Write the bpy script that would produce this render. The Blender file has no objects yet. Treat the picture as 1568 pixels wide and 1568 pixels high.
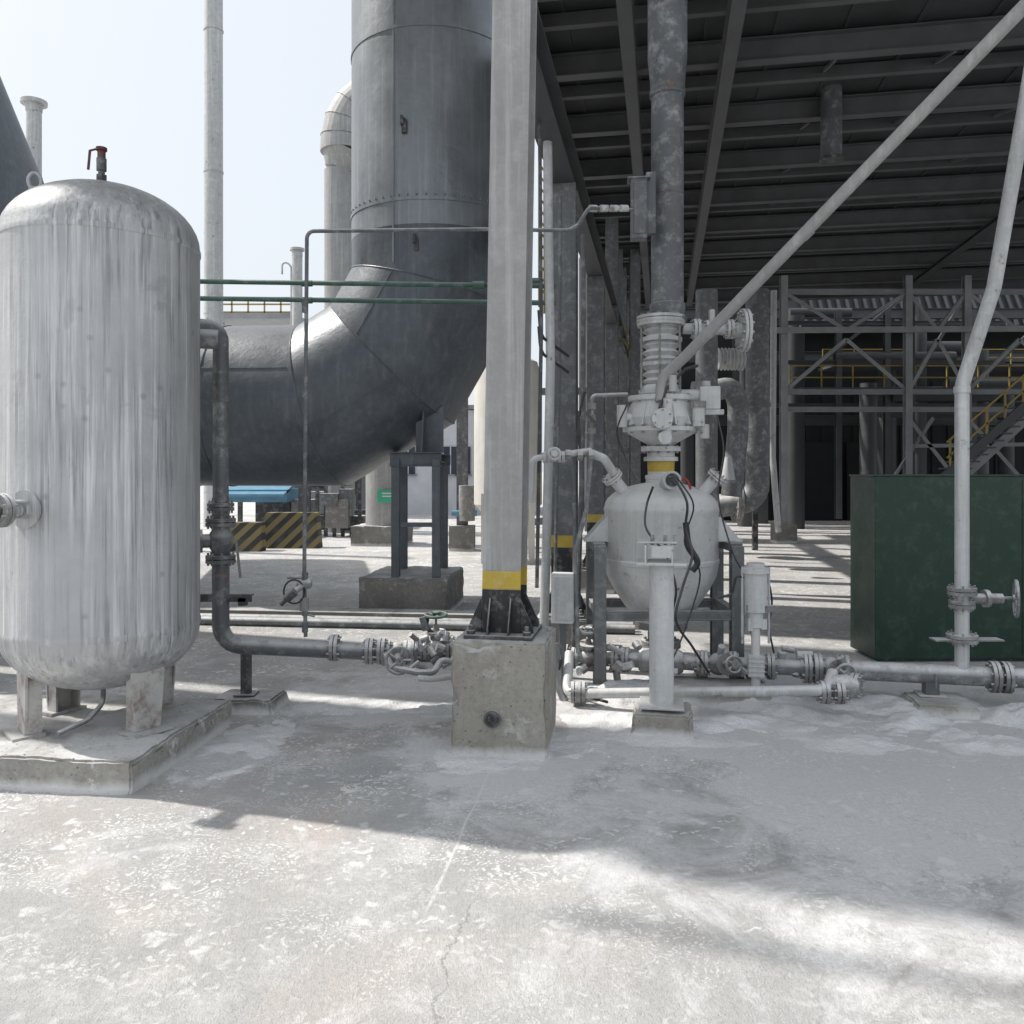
import bpy, bmesh, math, random
from mathutils import Vector, Matrix, noise
random.seed(7)
R=math.radians
F=1300.0; EYE=1.6; HZ=720.0; CX=784.0
def P(px,py,D): return Vector(((px-CX)/F*D, D, EYE+(HZ-py)/F*D))
def G(px,D,z): return Vector(((px-CX)/F*D, D, z))
YAW=R(10)
def S(u,v,z): return Vector((u*math.cos(YAW)+v*math.sin(YAW), -u*math.sin(YAW)+v*math.cos(YAW), z))
sc=bpy.context.scene
# ---------------------------------------------------------------- materials
MATS={}
def mixc(nt,fac,a,b,bt='MIX'):
    m=nt.nodes.new('ShaderNodeMix'); m.data_type='RGBA'; m.blend_type=bt
    for s,v in ((0,fac),(6,a),(7,b)):
        if hasattr(v,'is_linked'): nt.links.new(v,m.inputs[s])
        elif s==0: m.inputs[0].default_value=v
        else: m.inputs[s].default_value=(*v,1)
    return m.outputs[2]
def mth(nt,op,a,b=0.0,clamp=False):
    m=nt.nodes.new('ShaderNodeMath'); m.operation=op; m.use_clamp=clamp
    for i,v in enumerate((a,b)):
        if hasattr(v,'is_linked'): nt.links.new(v,m.inputs[i])
        else: m.inputs[i].default_value=v
    return m.outputs[0]
def mrange(nt,v,a,b,c=0.0,d=1.0):
    m=nt.nodes.new('ShaderNodeMapRange'); nt.links.new(v,m.inputs[0])
    for i,x in enumerate((a,b,c,d)): m.inputs[i+1].default_value=x
    return m.outputs[0]
def tex(nt,co,scale,detail=4,rough=0.6,sc3=None,dist=0.0):
    if sc3:
        mp=nt.nodes.new('ShaderNodeMapping'); mp.inputs['Scale'].default_value=sc3
        nt.links.new(co,mp.inputs[0]); co=mp.outputs[0]
    n=nt.nodes.new('ShaderNodeTexNoise'); n.inputs['Scale'].default_value=scale
    n.inputs['Detail'].default_value=detail; n.inputs['Roughness'].default_value=rough
    n.inputs['Distortion'].default_value=dist
    nt.links.new(co,n.inputs['Vector']); return n.outputs[0]
def base(name):
    m=bpy.data.materials.new(name); m.use_nodes=True; nt=m.node_tree
    b=nt.nodes['Principled BSDF']; co=nt.nodes.new('ShaderNodeTexCoord').outputs['Object']
    MATS[name]=m
    return m,nt,b,co
def pm(name,col,var=0.25,rough=0.6,metal=0.0,streak=0.0,streakcol=None,dust=0.0,dustcol=(0.74,0.74,0.74),bump=0.1,bscale=40,rust=0.0,nscale=2.5,bdist=0.01,simple=False):
    m,nt,b,co=base(name)
    n=tex(nt,co,nscale,3 if simple else 5,0.65)
    lo=tuple(c*(1-var) for c in col); hi=tuple(min(1,c*(1+var)) for c in col)
    c=mixc(nt,mrange(nt,n,0.3,0.7),lo,hi)
    nf=None
    if not simple:
        nf=tex(nt,co,bscale,2,0.7)
        c=mixc(nt,mrange(nt,nf,0.35,0.65,0,0.35),c,tuple(x*0.75 for x in col))
    if streak:
        s=tex(nt,co,1.0,4,0.7,sc3=(16,16,0.55))
        sc_=streakcol or tuple(min(1,x*1.6+0.06) for x in col)
        c=mixc(nt,mrange(nt,s,0.5,0.68,0,streak),c,sc_)
        s2=tex(nt,co,1.0,4,0.7,sc3=(29,23,0.9))
        c=mixc(nt,mrange(nt,s2,0.55,0.75,0,streak*0.8),c,tuple(x*0.6 for x in col))
    if rust:
        r=tex(nt,co,7,5,0.75)
        c=mixc(nt,mrange(nt,r,0.62-rust*0.25,0.7,0,0.85),c,(0.13,0.055,0.028))
    if dust:
        g=nt.nodes.new('ShaderNodeNewGeometry'); sx=nt.nodes.new('ShaderNodeSeparateXYZ')
        nt.links.new(g.outputs['Normal'],sx.inputs[0])
        up=mrange(nt,sx.outputs[2],0.10,0.65)
        dn=tex(nt,co,9,5,0.75)
        f=mth(nt,'MULTIPLY',up,mrange(nt,dn,0.25,0.52,0.2*dust,dust),True)
        f2=mrange(nt,dn,0.50,0.75,0,dust*0.55)
        c=mixc(nt,mth(nt,'MAXIMUM',f,f2),c,dustcol)
    nt.links.new(c,b.inputs['Base Color'])
    b.inputs['Metallic'].default_value=metal
    nt.links.new(mrange(nt,n,0.3,0.7,max(0,rough-0.1),min(1,rough+0.12)),b.inputs['Roughness'])
    if bump and nf is not None:
        bp=nt.nodes.new('ShaderNodeBump'); bp.inputs['Strength'].default_value=bump; bp.inputs['Distance'].default_value=bdist
        nt.links.new(mth(nt,'ADD',nf,mth(nt,'MULTIPLY',n,1.5)),bp.inputs['Height']); nt.links.new(bp.outputs[0],b.inputs['Normal'])
    return m
def tank_mat():
    m,nt,b,co=base('silver_tank_paint')
    n=tex(nt,co,1.8,5,0.65)
    c=mixc(nt,mrange(nt,n,0.3,0.7),(0.34,0.35,0.36),(0.48,0.485,0.49))
    s=tex(nt,co,1.0,5,0.75,sc3=(22,22,0.5))
    patch=mrange(nt,tex(nt,co,1.6,3,0.6),0.38,0.6,0.3,1.0)
    c=mixc(nt,mth(nt,'MULTIPLY',mrange(nt,s,0.48,0.62,0,0.85),patch),c,(0.66,0.665,0.67))
    s2=tex(nt,co,1.0,5,0.7,sc3=(34,30,0.9))
    c=mixc(nt,mth(nt,'MULTIPLY',mrange(nt,s2,0.51,0.64,0,0.8),patch),c,(0.18,0.185,0.19))
    s3=tex(nt,co,3.2,4,0.6,dist=0.6)
    c=mixc(nt,mrange(nt,s3,0.62,0.68,0,0.35),c,(0.27,0.265,0.26))
    ck=nt.nodes.new('ShaderNodeTexVoronoi'); ck.inputs['Scale'].default_value=5; nt.links.new(co,ck.inputs['Vector'])
    c=mixc(nt,mrange(nt,ck.outputs['Distance'],0.12,0.04,0,0.55),c,(0.24,0.23,0.22))
    g=nt.nodes.new('ShaderNodeNewGeometry'); sx=nt.nodes.new('ShaderNodeSeparateXYZ'); nt.links.new(g.outputs['Normal'],sx.inputs[0])
    sp=tex(nt,co,24,4,0.7)
    c=mixc(nt,mth(nt,'MULTIPLY',mrange(nt,sx.outputs[2],0.2,0.8),mrange(nt,sp,0.4,0.6)),c,(0.33,0.33,0.33))
    nt.links.new(c,b.inputs['Base Color']); b.inputs['Metallic'].default_value=0.35
    nt.links.new(mrange(nt,s,0.3,0.7,0.40,0.62),b.inputs['Roughness'])
    bp=nt.nodes.new('ShaderNodeBump'); bp.inputs['Strength'].default_value=0.25; bp.inputs['Distance'].default_value=0.012
    nt.links.new(mth(nt,'ADD',mth(nt,'MULTIPLY',n,2.0),sp),bp.inputs['Height']); nt.links.new(bp.outputs[0],b.inputs['Normal'])
    return m
SILVER=tank_mat()
LEGM=pm('rusty_silver_paint',(0.48,0.47,0.45),0.15,0.6,0.1,dust=0.3,rust=0.5,nscale=5)
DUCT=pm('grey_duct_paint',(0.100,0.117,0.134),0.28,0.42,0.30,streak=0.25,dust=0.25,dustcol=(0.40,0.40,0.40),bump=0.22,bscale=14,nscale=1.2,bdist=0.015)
DUCTV=pm('sunlit_grey_duct_paint',(0.235,0.255,0.272),0.22,0.36,0.45,streak=0.3,dust=0.0,bump=0.2,bscale=10,nscale=1.0,bdist=0.015)  # duct paint lightened: sunlight on the vertical run is put into its colour
COLG=pm('light_grey_steel_paint',(0.31,0.31,0.305),0.16,0.6,streak=0.4,dust=0.3,bump=0.2)
PIPE=pm('dusty_grey_pipe_paint',(0.20,0.21,0.215),0.25,0.6,0.1,dust=1.0,rust=0.02,bump=0.2)
DPIPE=pm('dark_grey_pipe_paint',(0.12,0.128,0.136),0.3,0.5,0.1,dust=0.7,rust=0.05,bump=0.2)
LPIPE=pm('pale_pipe_paint',(0.44,0.45,0.45),0.14,0.55,0.1,dust=0.9,rust=0.08,streak=0.4,bump=0.15)
WHITE=pm('white_vessel_paint',(0.54,0.55,0.55),0.16,0.55,streak=0.5,streakcol=(0.66,0.66,0.65),dust=0.8,rust=0.07,bump=0.15,dustcol=(0.76,0.76,0.75))
VALV=pm('dusty_valve_casting',(0.23,0.23,0.225),0.35,0.78,0.1,dust=1.0,rust=0.15,bump=0.5,bscale=60)
DARK=pm('dark_steel',(0.065,0.068,0.071),0.3,0.6,0.1,dust=0.6,rust=0.08,bump=0.2)
CONS=pm('canopy_column_paint',(0.13,0.136,0.142),0.25,0.6,0.1,dust=0.5,streak=0.2,bump=0.2)
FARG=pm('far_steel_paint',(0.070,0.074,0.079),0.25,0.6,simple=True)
BLACK=pm('black_paint',(0.022,0.022,0.024),0.3,0.6,dust=0.6,bump=0.2)
RUBB=pm('black_rubber',(0.02,0.02,0.02),0.2,0.5,dust=0.15)
YEL=pm('yellow_paint',(0.50,0.36,0.05),0.2,0.6,dust=0.4)
REDP=pm('red_paint',(0.10,0.028,0.026),0.2,0.6,dust=0.2,rust=0.2)
RED=pm('red_cap_paint',(0.35,0.03,0.03),0.2,0.5)
GREEN=pm('green_cabinet_paint',(0.009,0.040,0.024),0.12,0.42,dust=0.10,streak=0.10,streakcol=(0.03,0.075,0.05),bump=0.05)
GPIPE=pm('green_pipe_paint',(0.04,0.10,0.075),0.25,0.5,dust=0.3)
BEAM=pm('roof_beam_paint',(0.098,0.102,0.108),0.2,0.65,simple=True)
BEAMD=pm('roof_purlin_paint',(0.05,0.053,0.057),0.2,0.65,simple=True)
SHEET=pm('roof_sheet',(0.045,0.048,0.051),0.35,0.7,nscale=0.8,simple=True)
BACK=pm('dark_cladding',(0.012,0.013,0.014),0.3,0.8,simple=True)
FRAME=pm('pale_steel_frame',(0.27,0.28,0.29),0.2,0.6,simple=True)
RAILY=pm('yellow_railing_paint',(0.34,0.25,0.06),0.2,0.6,simple=True)
BLUE=pm('blue_paint',(0.11,0.25,0.36),0.2,0.6,simple=True)
CREAM=pm('cream_paint',(0.66,0.64,0.58),0.1,0.5,streak=0.2)
WALLW=pm('white_wall_paint',(0.60,0.62,0.65),0.08,0.8,simple=True)
GLASS=pm('dark_window_glass',(0.05,0.06,0.08),0.1,0.15,simple=True)
TAG=pm('green_tag_paint',(0.05,0.4,0.22),0.1,0.5,simple=True)
def concrete(name,c1,c2,white=0.3,stain=0.3):
    m,nt,b,co=base(name)
    n=tex(nt,co,3,6,0.7); n2=tex(nt,co,35,5,0.75); n3=tex(nt,co,1.2,5,0.6,sc3=(6,6,1.2))
    c=mixc(nt,mrange(nt,n,0.3,0.7),c1,c2)
    c=mixc(nt,mrange(nt,n2,0.45,0.75,0,0.5),c,tuple(x*0.55 for x in c1))
    c=mixc(nt,mrange(nt,n3,0.5,0.75,0,stain),c,(0.16,0.14,0.11))
    w=tex(nt,co,5,6,0.8)
    c=mixc(nt,mrange(nt,w,0.55,0.63,0,white),c,(0.66,0.66,0.65))
    g=nt.nodes.new('ShaderNodeNewGeometry'); sx=nt.nodes.new('ShaderNodeSeparateXYZ'); nt.links.new(g.outputs['Normal'],sx.inputs[0])
    up=mth(nt,'MULTIPLY',mrange(nt,sx.outputs[2],0.5,0.9),mrange(nt,n,0.35,0.6,0.3,1.0))
    c=mixc(nt,up,c,(0.64,0.64,0.635))
    v=nt.nodes.new('ShaderNodeTexVoronoi'); v.inputs['Scale'].default_value=28; nt.links.new(co,v.inputs['Vector'])
    pits=mrange(nt,v.outputs['Distance'],0.08,0.2)
    c=mixc(nt,mth(nt,'MULTIPLY',mth(nt,'SUBTRACT',1.0,pits),mrange(nt,n2,0.45,0.55)),c,(0.12,0.11,0.10))
    # powder splashed on the lowest few centimetres
    sz=nt.nodes.new('ShaderNodeSeparateXYZ'); nt.links.new(co,sz.inputs[0])
    lowf=mrange(nt,mth(nt,'ADD',sz.outputs[2],mth(nt,'MULTIPLY',n,-0.10)),0.02,-0.03,0,0.9)
    c=mixc(nt,lowf,c,(0.70,0.70,0.69))
    nt.links.new(c,b.inputs['Base Color']); b.inputs['Roughness'].default_value=0.92
    bp=nt.nodes.new('ShaderNodeBump'); bp.inputs['Strength'].default_value=0.7; bp.inputs['Distance'].default_value=0.012
    nt.links.new(mth(nt,'ADD',mth(nt,'ADD',n2,n),mth(nt,'MULTIPLY',pits,0.4)),bp.inputs['Height']); nt.links.new(bp.outputs[0],b.inputs['Normal'])
    return m
CONC=concrete('rough_concrete',(0.29,0.275,0.24),(0.42,0.40,0.36),0.4,0.5)
CONC2=concrete('painted_concrete',(0.27,0.26,0.24),(0.42,0.41,0.38),0.95)
CONCD=concrete('dark_concrete',(0.16,0.155,0.145),(0.27,0.26,0.245),0.3)
# ground
def ground_mat():
    m,nt,b,co=base('dusty_concrete_ground')
    L=nt.links
    n=tex(nt,co,0.55,6,0.62,dist=0.4); n1=tex(nt,co,2.4,7,0.72); n2=tex(nt,co,45,4,0.8)
    n4=tex(nt,co,190,2,0.8)
    sy=nt.nodes.new('ShaderNodeSeparateXYZ'); L.new(co,sy.inputs[0])
    c=mixc(nt,mrange(nt,n,0.32,0.68),(0.38,0.385,0.39),(0.55,0.545,0.535))
    c=mixc(nt,mrange(nt,n1,0.48,0.66,0,0.65),c,(0.68,0.675,0.66))
    c=mixc(nt,mrange(nt,tex(nt,co,0.8,4,0.6,dist=1.0),0.46,0.72,0,0.6),c,(0.60,0.52,0.475))
    c=mixc(nt,mrange(nt,n2,0.45,0.68,0,0.5),c,(0.32,0.32,0.32))
    c=mixc(nt,mrange(nt,n4,0.56,0.70,0,0.4),c,(0.76,0.76,0.75))
    c=mixc(nt,mrange(nt,n4,0.44,0.32,0,0.4),c,(0.26,0.26,0.26))
    dmin=None
    big=tex(nt,co,1.7,8,0.74,dist=0.7)
    regs=[]
    for pt,r0,r1,am in (((2.4,5.1,0),0.5,3.4,0.36),((0.0,4.75,0),0.3,0.9,0.30),((-0.9,6.0,0),0.2,1.1,0.30),((-1.75,4.8,0),0.1,0.7,0.22),((3.6,4.4,0),0.3,1.6,0.26)):
        sub=nt.nodes.new('ShaderNodeVectorMath'); sub.operation='DISTANCE'; L.new(co,sub.inputs[0]); sub.inputs[1].default_value=pt
        regs.append(mrange(nt,sub.outputs['Value'],r0,r1,am,0.0))
    reg=regs[0]
    for r_ in regs[1:]: reg=mth(nt,'MAXIMUM',reg,r_)
    pw=mrange(nt,mth(nt,'ADD',big,reg),0.54,0.70)
    c=mixc(nt,mth(nt,'MULTIPLY',pw,mrange(nt,n2,0.3,0.6,0.95,0.7)),c,(0.79,0.79,0.80))
    wn=nt.nodes.new('ShaderNodeTexNoise'); wn.inputs['Scale'].default_value=11; wn.inputs['Detail'].default_value=5; L.new(co,wn.inputs['Vector'])
    vm=nt.nodes.new('ShaderNodeVectorMath'); vm.operation='MULTIPLY_ADD'; L.new(wn.outputs['Color'],vm.inputs[0]); vm.inputs[1].default_value=(0.16,0.16,0); L.new(co,vm.inputs[2])
    near=mrange(nt,sy.outputs[1],2.4,3.6,0.35,1.0)
    for scl,th,mk,ms in ((7,0.20,0.51,1.3),(17,0.26,0.49,2.3),(2.6,0.10,0.49,0.9),(40,0.28,0.47,1.9)):
        v=nt.nodes.new('ShaderNodeTexVoronoi'); v.voronoi_dimensions='2D'; v.inputs['Scale'].default_value=scl; L.new(vm.outputs[0],v.inputs['Vector'])
        msk=mrange(nt,tex(nt,co,ms,2,0.6),mk,mk+0.10)
        f=mth(nt,'MULTIPLY',mth(nt,'MULTIPLY',mrange(nt,v.outputs['Distance'],th,th*0.5,0,0.9),msk),near)
        c=mixc(nt,f,c,(0.83,0.83,0.82))
    ck=nt.nodes.new('ShaderNodeTexVoronoi'); ck.feature='DISTANCE_TO_EDGE'; ck.voronoi_dimensions='2D'; ck.inputs['Scale'].default_value=0.30
    vm2=nt.nodes.new('ShaderNodeVectorMath'); vm2.operation='MULTIPLY_ADD'; L.new(wn.outputs['Color'],vm2.inputs[0]); vm2.inputs[1].default_value=(0.22,0.22,0); L.new(co,vm2.inputs[2])
    L.new(vm2.outputs[0],ck.inputs['Vector'])
    cr=mth(nt,'MULTIPLY',mrange(nt,ck.outputs['Distance'],0.0016,0.0006),mrange(nt,n1,0.46,0.53))
    c=mixc(nt,mth(nt,'MULTIPLY',cr,0.4),c,(0.32,0.31,0.30))
    jl=mth(nt,'ADD',mth(nt,'ADD',sy.outputs[0],mth(nt,'MULTIPLY',sy.outputs[1],-0.135)),0.728)
    jl=mth(nt,'ABSOLUTE',mth(nt,'ADD',jl,mth(nt,'MULTIPLY',mth(nt,'SUBTRACT',n1,0.5),0.05)))
    jf=mth(nt,'MULTIPLY',mrange(nt,jl,0.009,0.003,0,0.75),mrange(nt,sy.outputs[1],3.05,3.15))
    c=mixc(nt,mth(nt,'MULTIPLY',jf,mrange(nt,n1,0.36,0.44)),c,(0.80,0.79,0.78))
    kl=mth(nt,'ADD',mth(nt,'ADD',sy.outputs[0],mth(nt,'MULTIPLY',sy.outputs[1],-0.125)),0.54)
    kl=mth(nt,'ABSOLUTE',mth(nt,'ADD',kl,mth(nt,'MULTIPLY',mth(nt,'SUBTRACT',n1,0.5),0.22)))
    kf=mth(nt,'MULTIPLY',mrange(nt,kl,0.006,0.002,0,0.6),mrange(nt,sy.outputs[1],3.2,3.1))
    c=mixc(nt,kf,c,(0.27,0.26,0.24))
    L.new(c,b.inputs['Base Color']); b.inputs['Roughness'].default_value=0.93
    bp=nt.nodes.new('ShaderNodeBump'); bp.inputs['Strength'].default_value=0.75; bp.inputs['Distance'].default_value=0.013
    L.new(mth(nt,'ADD',mth(nt,'ADD',n2,mth(nt,'MULTIPLY',n4,0.5)),mth(nt,'MULTIPLY',n1,2.0)),bp.inputs['Height']); L.new(bp.outputs[0],b.inputs['Normal'])
    return m
GROUND=ground_mat()
POW=pm('white_powder',(0.79,0.79,0.80),0.06,0.95,bump=0.9,bscale=60,bdist=0.012)
def stripes():
    m,nt,b,co=base('hazard_stripe_paint')
    sx=nt.nodes.new('ShaderNodeSeparateXYZ'); nt.links.new(co,sx.inputs[0])
    a=mth(nt,'ADD',sx.outputs[0],mth(nt,'MULTIPLY',sx.outputs[2],-1.0))
    f=mth(nt,'FRACT',mth(nt,'MULTIPLY',a,3.2)); f=mth(nt,'GREATER_THAN',f,0.5)
    c=mixc(nt,f,(0.035,0.035,0.035),(0.20,0.165,0.075)); n=tex(nt,co,3,4)
    c=mixc(nt,mrange(nt,n,0.5,0.7,0,0.5),c,(0.14,0.13,0.11))
    nt.links.new(c,b.inputs['Base Color']); b.inputs['Roughness'].default_value=0.8
    return m
HAZ=stripes()
# ---------------------------------------------------------------- builder
def frame(d,up=None):
    d=d.normalized()
    up=Vector(up) if up is not None else Vector((0,0,1))
    if abs(d.dot(up.normalized()))>0.98: up=Vector((0,1,0)) if abs(d.y)<0.9 else Vector((1,0,0))
    x=up.cross(d).normalized(); y=d.cross(x).normalized()
    return x,y,d
def fillet(pts,r,n=6):
    out=[pts[0]]
    for i in range(1,len(pts)-1):
        a,b,c=pts[i-1],pts[i],pts[i+1]
        d1=(b-a).normalized(); d2=(c-b).normalized()
        ang=d1.angle(d2,0)
        if ang<0.03: out.append(b); continue
        t=min(r*math.tan(ang/2),(b-a).length*0.48,(c-b).length*0.48)
        rr=t/math.tan(ang/2); s=b-d1*t
        nrm=(d2-d1*d1.dot(d2)).normalized(); cen=s+nrm*rr
        for k in range(n+1):
            th=ang*k/n
            out.append(cen-nrm*rr*math.cos(th)+d1*rr*math.sin(th))
    out.append(pts[-1]); return out
class B:
    def __init__(s,name,angle=32,bevel=0.0,smooth=True):
        s.n=name; s.bm=bmesh.new(); s.m=[]; s.angle=angle; s.bevel=bevel
    def mi(s,m):
        if m not in s.m: s.m.append(m)
        return s.m.index(m)
    def face(s,vs,m):
        try: f=s.bm.faces.new(vs); f.material_index=s.mi(m); f.smooth=True; return f
        except ValueError: return None
    def obox(s,c,x,y,z,m):
        c=Vector(c); v=[s.bm.verts.new(c+x*i+y*j+z*k) for i in(-1,1) for j in(-1,1) for k in(-1,1)]
        for q in((0,1,3,2),(4,6,7,5),(0,4,5,1),(2,3,7,6),(0,2,6,4),(1,5,7,3)): s.face([v[i] for i in q],m)
    def box(s,c,size,m,yaw=0.0):
        cy,sy=math.cos(yaw),math.sin(yaw)
        s.obox(c,Vector((cy,-sy,0))*size[0]/2,Vector((sy,cy,0))*size[1]/2,Vector((0,0,size[2]/2)),m)
    def plate(s,vs,n,t,m):
        f=[s.bm.verts.new(p-n*t/2) for p in vs]; g_=[s.bm.verts.new(p+n*t/2) for p in vs]
        s.face(f,m); s.face(g_[::-1],m)
        for i in range(len(vs)): 
            j=(i+1)%len(vs); s.face([f[i],f[j],g_[j],g_[i]],m)
    def beam(s,a,b,w,h,m,kind='box',up=None,t=0.012):
        a=Vector(a);b=Vector(b); x,y,d=frame(b-a,up); c=(a+b)/2; L=(b-a).length/2
        if kind=='box': s.obox(c,x*w/2,y*h/2,d*L,m)
        elif kind=='I':
            s.obox(c+y*(h/2-t/2),x*w/2,y*t/2,d*L,m); s.obox(c-y*(h/2-t/2),x*w/2,y*t/2,d*L,m)
            s.obox(c,x*t/2,y*(h/2-t-0.0005),d*L*0.999,m)
        elif kind=='L':
            s.obox(c+y*(h/2-t/2),x*w/2,y*t/2,d*L,m); s.obox(c-x*(w/2-t/2)-y*t/2,x*t/2,y*(h/2-t/2-0.0005),d*L*0.999,m)
        elif kind=='C':
            s.obox(c+y*(h/2-t/2),x*w/2,y*t/2,d*L,m); s.obox(c-y*(h/2-t/2),x*w/2,y*t/2,d*L,m)
            s.obox(c-x*(w/2-t/2),x*t/2,y*(h/2-t-0.0005),d*L*0.999,m)
    def tube(s,pts,r,m,seg=16,fil=0.0,caps=True,r_list=None,n=6):
        pts=[Vector(p) for p in pts]
        if fil: pts=fillet(pts,fil,n)
        N=len(pts); d0=(pts[1]-pts[0]).normalized(); x,y,_=frame(d0)
        offs=[x*math.cos(2*math.pi*k/seg)+y*math.sin(2*math.pi*k/seg) for k in range(seg)]
        rings=[]
        for i in range(N):
            rr=r_list[i] if r_list else r
            if i==0: o=offs
            elif i==N-1: o=offs
            else:
                dp=(pts[i]-pts[i-1]).normalized(); dn=(pts[i+1]-pts[i]).normalized(); nn=dp+dn
                o=[q-dp*(q.dot(nn)/dp.dot(nn)) for q in offs]
                offs=[(q-dn*q.dot(dn)) for q in o]
                offs=[q.normalized() for q in offs]
            rings.append([s.bm.verts.new(pts[i]+q*rr) for q in o])
        for i in range(N-1):
            for k in range(seg):
                s.face([rings[i][k],rings[i][(k+1)%seg],rings[i+1][(k+1)%seg],rings[i+1][k]],m)
        if caps: s.face(rings[0][::-1],m); s.face(rings[-1],m)
    def cyl(s,a,b,r,m,seg=20,r2=None):
        s.tube([a,b],r,m,seg,r_list=[r,r2 if r2 is not None else r])
    def lathe(s,o,prof,m,seg=32,ax=(0,0,1)):
        o=Vector(o); x,y,d=frame(Vector(ax)); rings=[]
        for r,z in prof:
            if r<1e-5: rings.append([s.bm.verts.new(o+d*z)])
            else: rings.append([s.bm.verts.new(o+d*z+(x*math.cos(2*math.pi*k/seg)+y*math.sin(2*math.pi*k/seg))*r) for k in range(seg)])
        for a,b in zip(rings,rings[1:]):
            for k in range(seg):
                k2=(k+1)%seg
                if len(a)==1 and len(b)==1: continue
                if len(a)==1: s.face([a[0],b[k2],b[k]],m)
                elif len(b)==1: s.face([a[k],a[k2],b[0]],m)
                else: s.face([a[k],a[k2],b[k2],b[k]],m)
        if len(rings[0])>1: s.face(rings[0][::-1],m)
        if len(rings[-1])>1: s.face(rings[-1],m)
    def flange(s,p,d,r,m,th=0.022,gap=0.006,bolts=8,bm=None):
        p=Vector(p); x,y,d=frame(Vector(d))
        s.cyl(p-d*(th+gap/2),p-d*gap/2,r,m,24); s.cyl(p+d*gap/2,p+d*(th+gap/2),r,m,24)
        for k in range(bolts):
            a=2*math.pi*(k+0.5)/bolts; q=p+(x*math.cos(a)+y*math.sin(a))*r*0.82
            s.cyl(q-d*(th+0.02),q+d*(th+0.02),r*0.085,bm or VALV,6)
    def wheel(s,c,d,r,m,spokes=5,t=0.011):
        c=Vector(c); x,y,d=frame(Vector(d))
        pts=[c+(x*math.cos(2*math.pi*k/28)+y*math.sin(2*math.pi*k/28))*r for k in range(29)]
        s.tube(pts,t,m,8)
        for k in range(spokes):
            a=2*math.pi*k/spokes; s.cyl(c,c+(x*math.cos(a)+y*math.sin(a))*r,t*0.8,m,6)
        s.cyl(c-d*0.02,c+d*0.02,t*2.4,m,12)
    def gate(s,p,d,stem,r,m,wm=None,wr=None,L=None):
        p=Vector(p); d=Vector(d).normalized(); st=Vector(stem).normalized(); L=L or r*2.2
        s.flange(p-d*L,d,r*1.7,m); s.flange(p+d*L,d,r*1.7,m)
        s.lathe(p,[(r*0.95,-L),(r*1.0,-L*0.6),(r*1.35,-L*0.3),(r*1.45,0),(r*1.35,L*0.3),(r,L*0.6),(r*0.95,L)],m,20,d)
        s.cyl(p,p+st*r*2.3,r*0.8,m,16); s.cyl(p+st*r*2.0,p+st*r*2.4,r*1.35,m,16)
        s.cyl(p+st*r*2.4,p+st*r*3.3,r*0.55,m,12,r2=r*0.3); s.cyl(p+st*r*3.2,p+st*r*5.0,r*0.16,m,8)
        s.wheel(p+st*r*4.6,st,wr or r*1.7,wm or m)
    def done(s):
        if s.bm.faces: bmesh.ops.recalc_face_normals(s.bm,faces=s.bm.faces[:])
        me=bpy.data.meshes.new(s.n); s.bm.to_mesh(me); s.bm.free()
        for m in s.m: me.materials.append(m)
        try: me.set_sharp_from_angle(angle=R(s.angle))
        except Exception as e: print(e)
        ob=bpy.data.objects.new(s.n,me); sc.collection.objects.link(ob)
        if s.bevel:
            bv=ob.modifiers.new('bevel','BEVEL'); bv.width=s.bevel; bv.segments=2; bv.limit_method='ANGLE'; bv.angle_limit=R(50); bv.harden_normals=True
        return ob
V=Vector; Z=V((0,0,1)); X=V((1,0,0)); Y=V((0,1,0))
US=(S(1,0,0)).normalized(); VS=(S(0,1,0)).normalized()
# ---------------------------------------------------------------- ground
b=B('ground'); g=[b.bm.verts.new(p) for p in ((-400,-60,0),(400,-60,0),(400,900,0),(-400,900,0))]; b.face(g,GROUND); b.done()
def rough_block(name,cx,cy,sx,sy,h,yaw,mat,z0=-0.02,extra=None,amp=0.008,taper=0.0):
    bm=bmesh.new()
    bmesh.ops.create_cube(bm,size=1)
    for v in bm.verts: v.co=Vector((v.co.x*sx,v.co.y*sy,(v.co.z+0.5)*(h-z0)+z0))
    bmesh.ops.bevel(bm,geom=bm.edges[:],offset=0.012,segments=2,affect='EDGES')
    mx=max(sx,sy)
    bmesh.ops.subdivide_edges(bm,edges=[e for e in bm.edges if e.calc_length()>0.1],cuts=max(8,int(mx/0.04)),use_grid_fill=True)
    for v in bm.verts:
        t=(v.co.z-z0)/(h-z0); v.co.x*=1-taper*t; v.co.y*=1-taper*t
        q=v.co*6+V((cx*3,cy*3,0)); n=noise.noise_vector(q)+noise.noise_vector(q*4)*0.5
        ed=(abs(v.co.x)>sx/2-0.03)+(abs(v.co.y)>sy/2-0.03)+(v.co.z>h-0.03)
        chip=max(0,noise.noise(q*1.7+V((5,5,5)))-0.15)*(0.05 if ed>=2 else 0)
        v.co+=n*amp-V((math.copysign(chip,v.co.x),math.copysign(chip,v.co.y),chip))*(1 if ed>=2 else 0)
        c,s_=math.cos(yaw),math.sin(yaw)
        x,y=v.co.x,v.co.y
        v.co=V((x*c+y*s_+cx,-x*s_+y*c+cy,v.co.z))
    for f in bm.faces: f.smooth=True
    me=bpy.data.meshes.new(name); bm.to_mesh(me); bm.free(); me.materials.append(mat)
    try: me.set_sharp_from_angle(angle=R(40))
    except: pass
    ob=bpy.data.objects.new(name,me); sc.collection.objects.link(ob); return ob
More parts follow.
